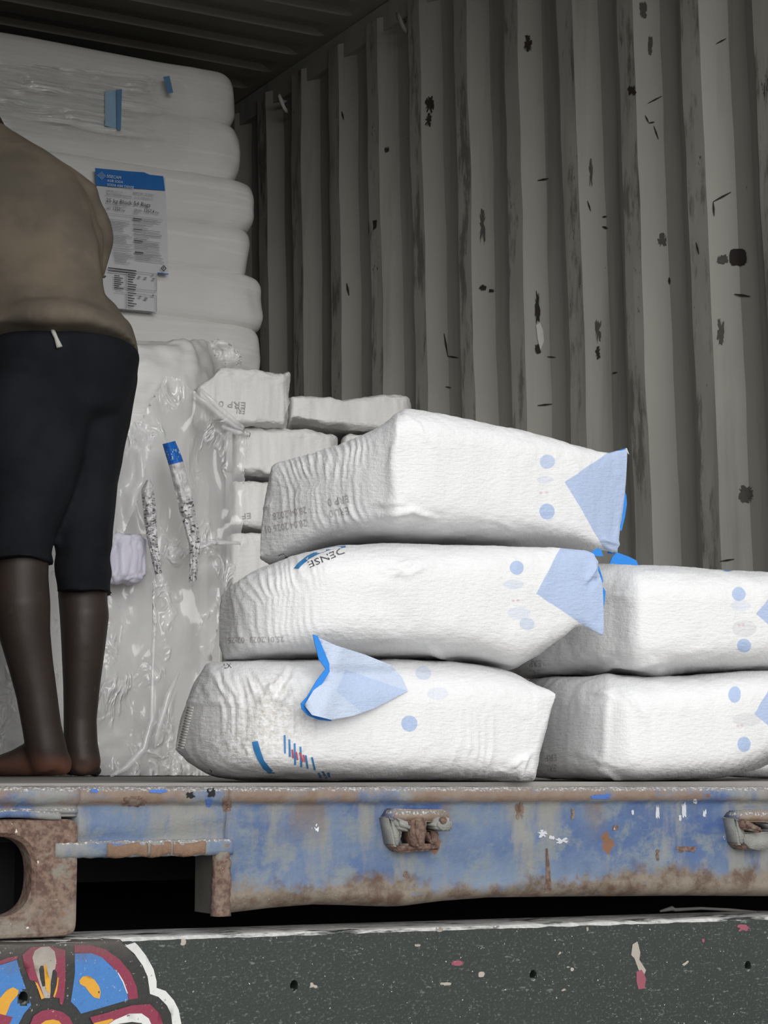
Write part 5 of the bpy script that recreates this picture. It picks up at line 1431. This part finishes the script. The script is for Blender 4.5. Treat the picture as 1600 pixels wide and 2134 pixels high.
motif = [
    ('painted_ground', 'black', [(0, 130), (560, 124), (1000, 150), (1120, 270), (1190, 370), (1240, 480), (1270, 600), (1390, 700), (1432, 800), (1440, 930), (0, 930)]),
    ('painted_outline', 'white', [(975, 165), (1080, 135), (1150, 200), (1220, 290), (1280, 400), (1305, 500), (1305, 555), (1380, 580), (1450, 660), (1490, 740), (1512, 860), (1512, 930), (1435, 930), (1435, 856), (1425, 770), (1390, 700), (1320, 630), (1250, 605), (1245, 560), (1230, 460), (1190, 370), (1120, 270), (1050, 210)]),
    ('painted_rim', 'crimson', [(620, 195), (760, 200), (880, 235), (1000, 320), (1090, 430), (1140, 550), (1150, 640), (1075, 655), (1050, 560), (1000, 450), (930, 370), (850, 300), (760, 265), (620, 262)]),
    ('painted_petal', 'blue', [(622, 268), (760, 265), (850, 300), (930, 375), (985, 430), (1030, 520), (1060, 600), (1070, 655), (900, 705), (675, 770), (640, 720), (590, 670), (610, 540), (625, 430)]),
    ('painted_line', 'white', [(985, 425), (1030, 500), (1066, 600), (1058, 602), (1022, 508), (980, 432)]),
    ('painted_drop', 'yellow', [(660, 495), (690, 460), (740, 455), (790, 490), (825, 540), (840, 590), (830, 645), (785, 635), (750, 600), (710, 545), (670, 525)]),
    ('painted_petal', 'crimson', [(185, 280), (260, 215), (400, 205), (545, 240), (545, 500), (535, 640), (520, 700), (500, 690), (495, 640), (450, 635), (370, 640), (300, 500), (250, 490), (205, 380)]),
    ('painted_drop', 'cream', [(270, 300), (290, 245), (340, 215), (410, 210), (455, 250), (470, 330), (455, 420), (430, 540), (415, 640), (370, 640), (330, 520), (290, 400)]),
    ('painted_slit', 'black', [(325, 400), (340, 370), (360, 370), (378, 450), (375, 540), (355, 545), (335, 480)]),
    ('painted_slit', 'black', [(440, 410), (455, 400), (475, 430), (470, 520), (440, 635), (420, 630), (425, 500)]),
    ('painted_streak', 'yellow', [(365, 360), (385, 365), (400, 440), (418, 480), (415, 600), (385, 575), (375, 500)]),
    ('painted_streak', 'yellow', [(290, 500), (315, 520), (370, 640), (345, 650), (315, 560)]),
    ('painted_streak', 'yellow', [(480, 465), (492, 475), (475, 580), (455, 635), (445, 625), (470, 540)]),
    ('painted_petal', 'blue', [(140, 320), (0, 365), (-70, 405), (-129, 460), (-174, 540), (-204, 610), (-214, 655), (-120, 770), (0, 890), (150, 905), (155, 856), (200, 770), (260, 700), (215, 560), (170, 430)]),
    ('painted_rim', 'crimson', [(150, 285), (60, 305), (0, 330), (-80, 375), (-150, 440), (-200, 520), (-235, 640), (-214, 655), (-174, 540), (-129, 460), (-70, 405), (0, 362), (142, 316)]),
    ('painted_drop', 'yellow', [(0, 640), (60, 570), (110, 550), (155, 575), (150, 610), (90, 680), (50, 780), (0, 810), (-60, 800)]),
    ('painted_disc', 'crimson', [(250, 860), (280, 790), (350, 745), (430, 732), (520, 755), (580, 800), (610, 860), (615, 930), (245, 930)]),
    ('painted_disc', 'yellow', [(335, 860), (380, 828), (440, 818), (490, 830), (515, 860), (515, 930), (335, 930)]),
    ('painted_petal', 'crimson', [(750, 800), (900, 760), (1100, 700), (1250, 690), (1330, 770), (1360, 860), (1362, 930), (900, 930), (880, 870), (780, 860)]),
    ('painted_drop', 'white', [(900, 860), (960, 820), (1080, 770), (1180, 768), (1240, 810), (1262, 860), (1266, 930), (960, 930)]),
    ('painted_streak', 'yellow', [(780, 850), (930, 812), (950, 822), (890, 862), (800, 866)]),
    ('painted_slit', 'black', [(955, 860), (1100, 838), (1185, 850), (1150, 900), (1000, 905)]),
]
for mirrored in (False, True, 'left', 'left_low'):
    for i, (nm, c, pts) in enumerate(motif):
        if mirrored in ('left', 'left_low') and i not in (0, 1, 18, 19, 21): continue
        P = cr(pts)
        if mirrored in ('left', 'left_low'): P = [(214 - max(x, 110), y) for x, y in P]
        if mirrored in (True, 'left_low'): P = [(x, 2 * 2151 - y) for x, y in P]
        o = decal(nm, [P], bd_bvh, PM[c], board, 0.0006 + 0.00016 * i - (0.0001 if mirrored in ('left', 'left_low') else 0), 5 if i in (0, 13, 15) else 20)
        hx_, hz_ = holes_x[1], -0.208 - 0.0105 * (holes_x[1] - 0.72)
        bm = bmesh.new(); bm.from_mesh(o.data)      # nothing painted over the bolt hole
        bmesh.ops.delete(bm, geom=[f for f in bm.faces if any(((v.co.x - hx_) / 0.0052) ** 2 + ((v.co.z - hz_) / 0.0066) ** 2 < 1 for v in f.verts)], context='FACES')
        bm.to_mesh(o.data); bm.free()
def board_chip(nm, c, polys):
    for p in polys: decal(nm, [p], bd_bvh, PM[c], board, 0.0006, 20)
board_chip('paint_chip', 'pink', [rag(953, 2007, 28, 12, 10, 31, .3), rag(1550, 1934, 32, 16, 10, 32, .5), rag(1465, 1960, 6, 9, 8, 33), [(1326, 2025), (1338, 2020), (1346, 2040), (1343, 2060), (1330, 2062), (1326, 2045)]])
board_chip('paint_chip', 'cream', [rag(915, 1937, 18, 11, 10, 34, .4), rag(1034, 1931, 16, 8, 10, 35, .5), rag(1224, 1936, 6, 10, 8, 36), [(1318, 1968), (1328, 1962), (1334, 1985), (1332, 2000), (1346, 2022), (1340, 2036), (1330, 2020), (1322, 1998), (1315, 1990)], rag(870, 1970, 14, 6, 8, 37), rag(928, 2050, 26, 8, 8, 38, .5)])
# stub of wire lying on the board's top edge
pts = [on(1, DOOR_Y + 0.03, x, y) for x, y in ((1375, 1899), (1400, 1893), (1406, 1896), (1460, 1893), (1520, 1896), (1575, 1900))]
V, Fc = tube(pts, [0.0012, 0.003, 0.0022, 0.0018, 0.0018, 0.0012], 7)
tag(obj('wire_scrap', V, Fc, M['chipgrey']), 'thin grey scrap of wire lying on the truck board under the sill', 'wire')
# splashes and a rust-filled tear on the sill face
_vs = [o_.matrix_world @ v.co for o_ in (sill_beam, beam_end) for v in o_.data.vertices]; _nb = len(sill_beam.data.vertices)
sill_bvh = BVHTree.FromPolygons(_vs, [tuple(p.vertices) for p in sill_beam.data.polygons] + [tuple(i + _nb for i in p.vertices) for p in beam_end.data.polygons])
for p in (rag(1130, 1737, 24, 20, 12, 41, .6), rag(1150, 1745, 14, 10, 10, 42, .6), rag(1172, 1752, 34, 16, 12, 43, .7), rag(1370, 1692, 9, 34, 12, 44, .5), rag(1425, 1688, 11, 40, 12, 45, .5), rag(1417, 1705, 7, 14, 9, 46), rag(1318, 1693, 6, 12, 8, 47), rag(1448, 1670, 10, 12, 8, 48, .6), rag(1468, 1695, 9, 22, 9, 49, .6)):
    decal('white_splash', [p], sill_bvh, M['splash'], sill_beam, 0.0008, 20)
tag(decal('rust_tear', [[(1137, 1768), (1141, 1768), (1146, 1810), (1150, 1870), (1132, 1872), (1138, 1830)]], sill_bvh, M['rust'], sill_beam, 0.0008, 10), kind='stuff')
for p in (rag(1282, 1725, 14, 14, 12, 51, .4), rag(1193, 1695, 9, 28, 12, 52, .5), rag(1083, 1690, 20, 40, 12, 53, .5), rag(473, 1676, 20, 40, 12, 54, .4), rag(845, 1822, 10, 16, 10, 55, .5), rag(1430, 1770, 50, 16, 14, 56, .6), rag(1370, 1782, 10, 30, 12, 57, .6), rag(280, 1670, 60, 26, 14, 58, .5)):
    decal('rust_spot', [p], sill_bvh, M['rust'], sill_beam, 0.0008, 20)
for p in (rag(440, 1652, 20, 22, 12, 61, .4), rag(397, 1657, 22, 16, 12, 62, .5)):
    decal('tar_spot', [p], sill_bvh, M['dark'], sill_beam, 0.0009, 20)
for p in (rag(196, 1648, 20, 10, 10, 63, .4), rag(330, 1649, 40, 10, 10, 64, .4), rag(140, 1648, 26, 5, 10, 65, .4), rag(35, 1652, 18, 8, 10, 66, .4), rag(435, 1672, 16, 20, 10, 67, .5), rag(1255, 1660, 50, 14, 10, 68, .6)):
    decal('paint_patch', [p], sill_bvh, M['patch'], sill_beam, 0.0008, 20)
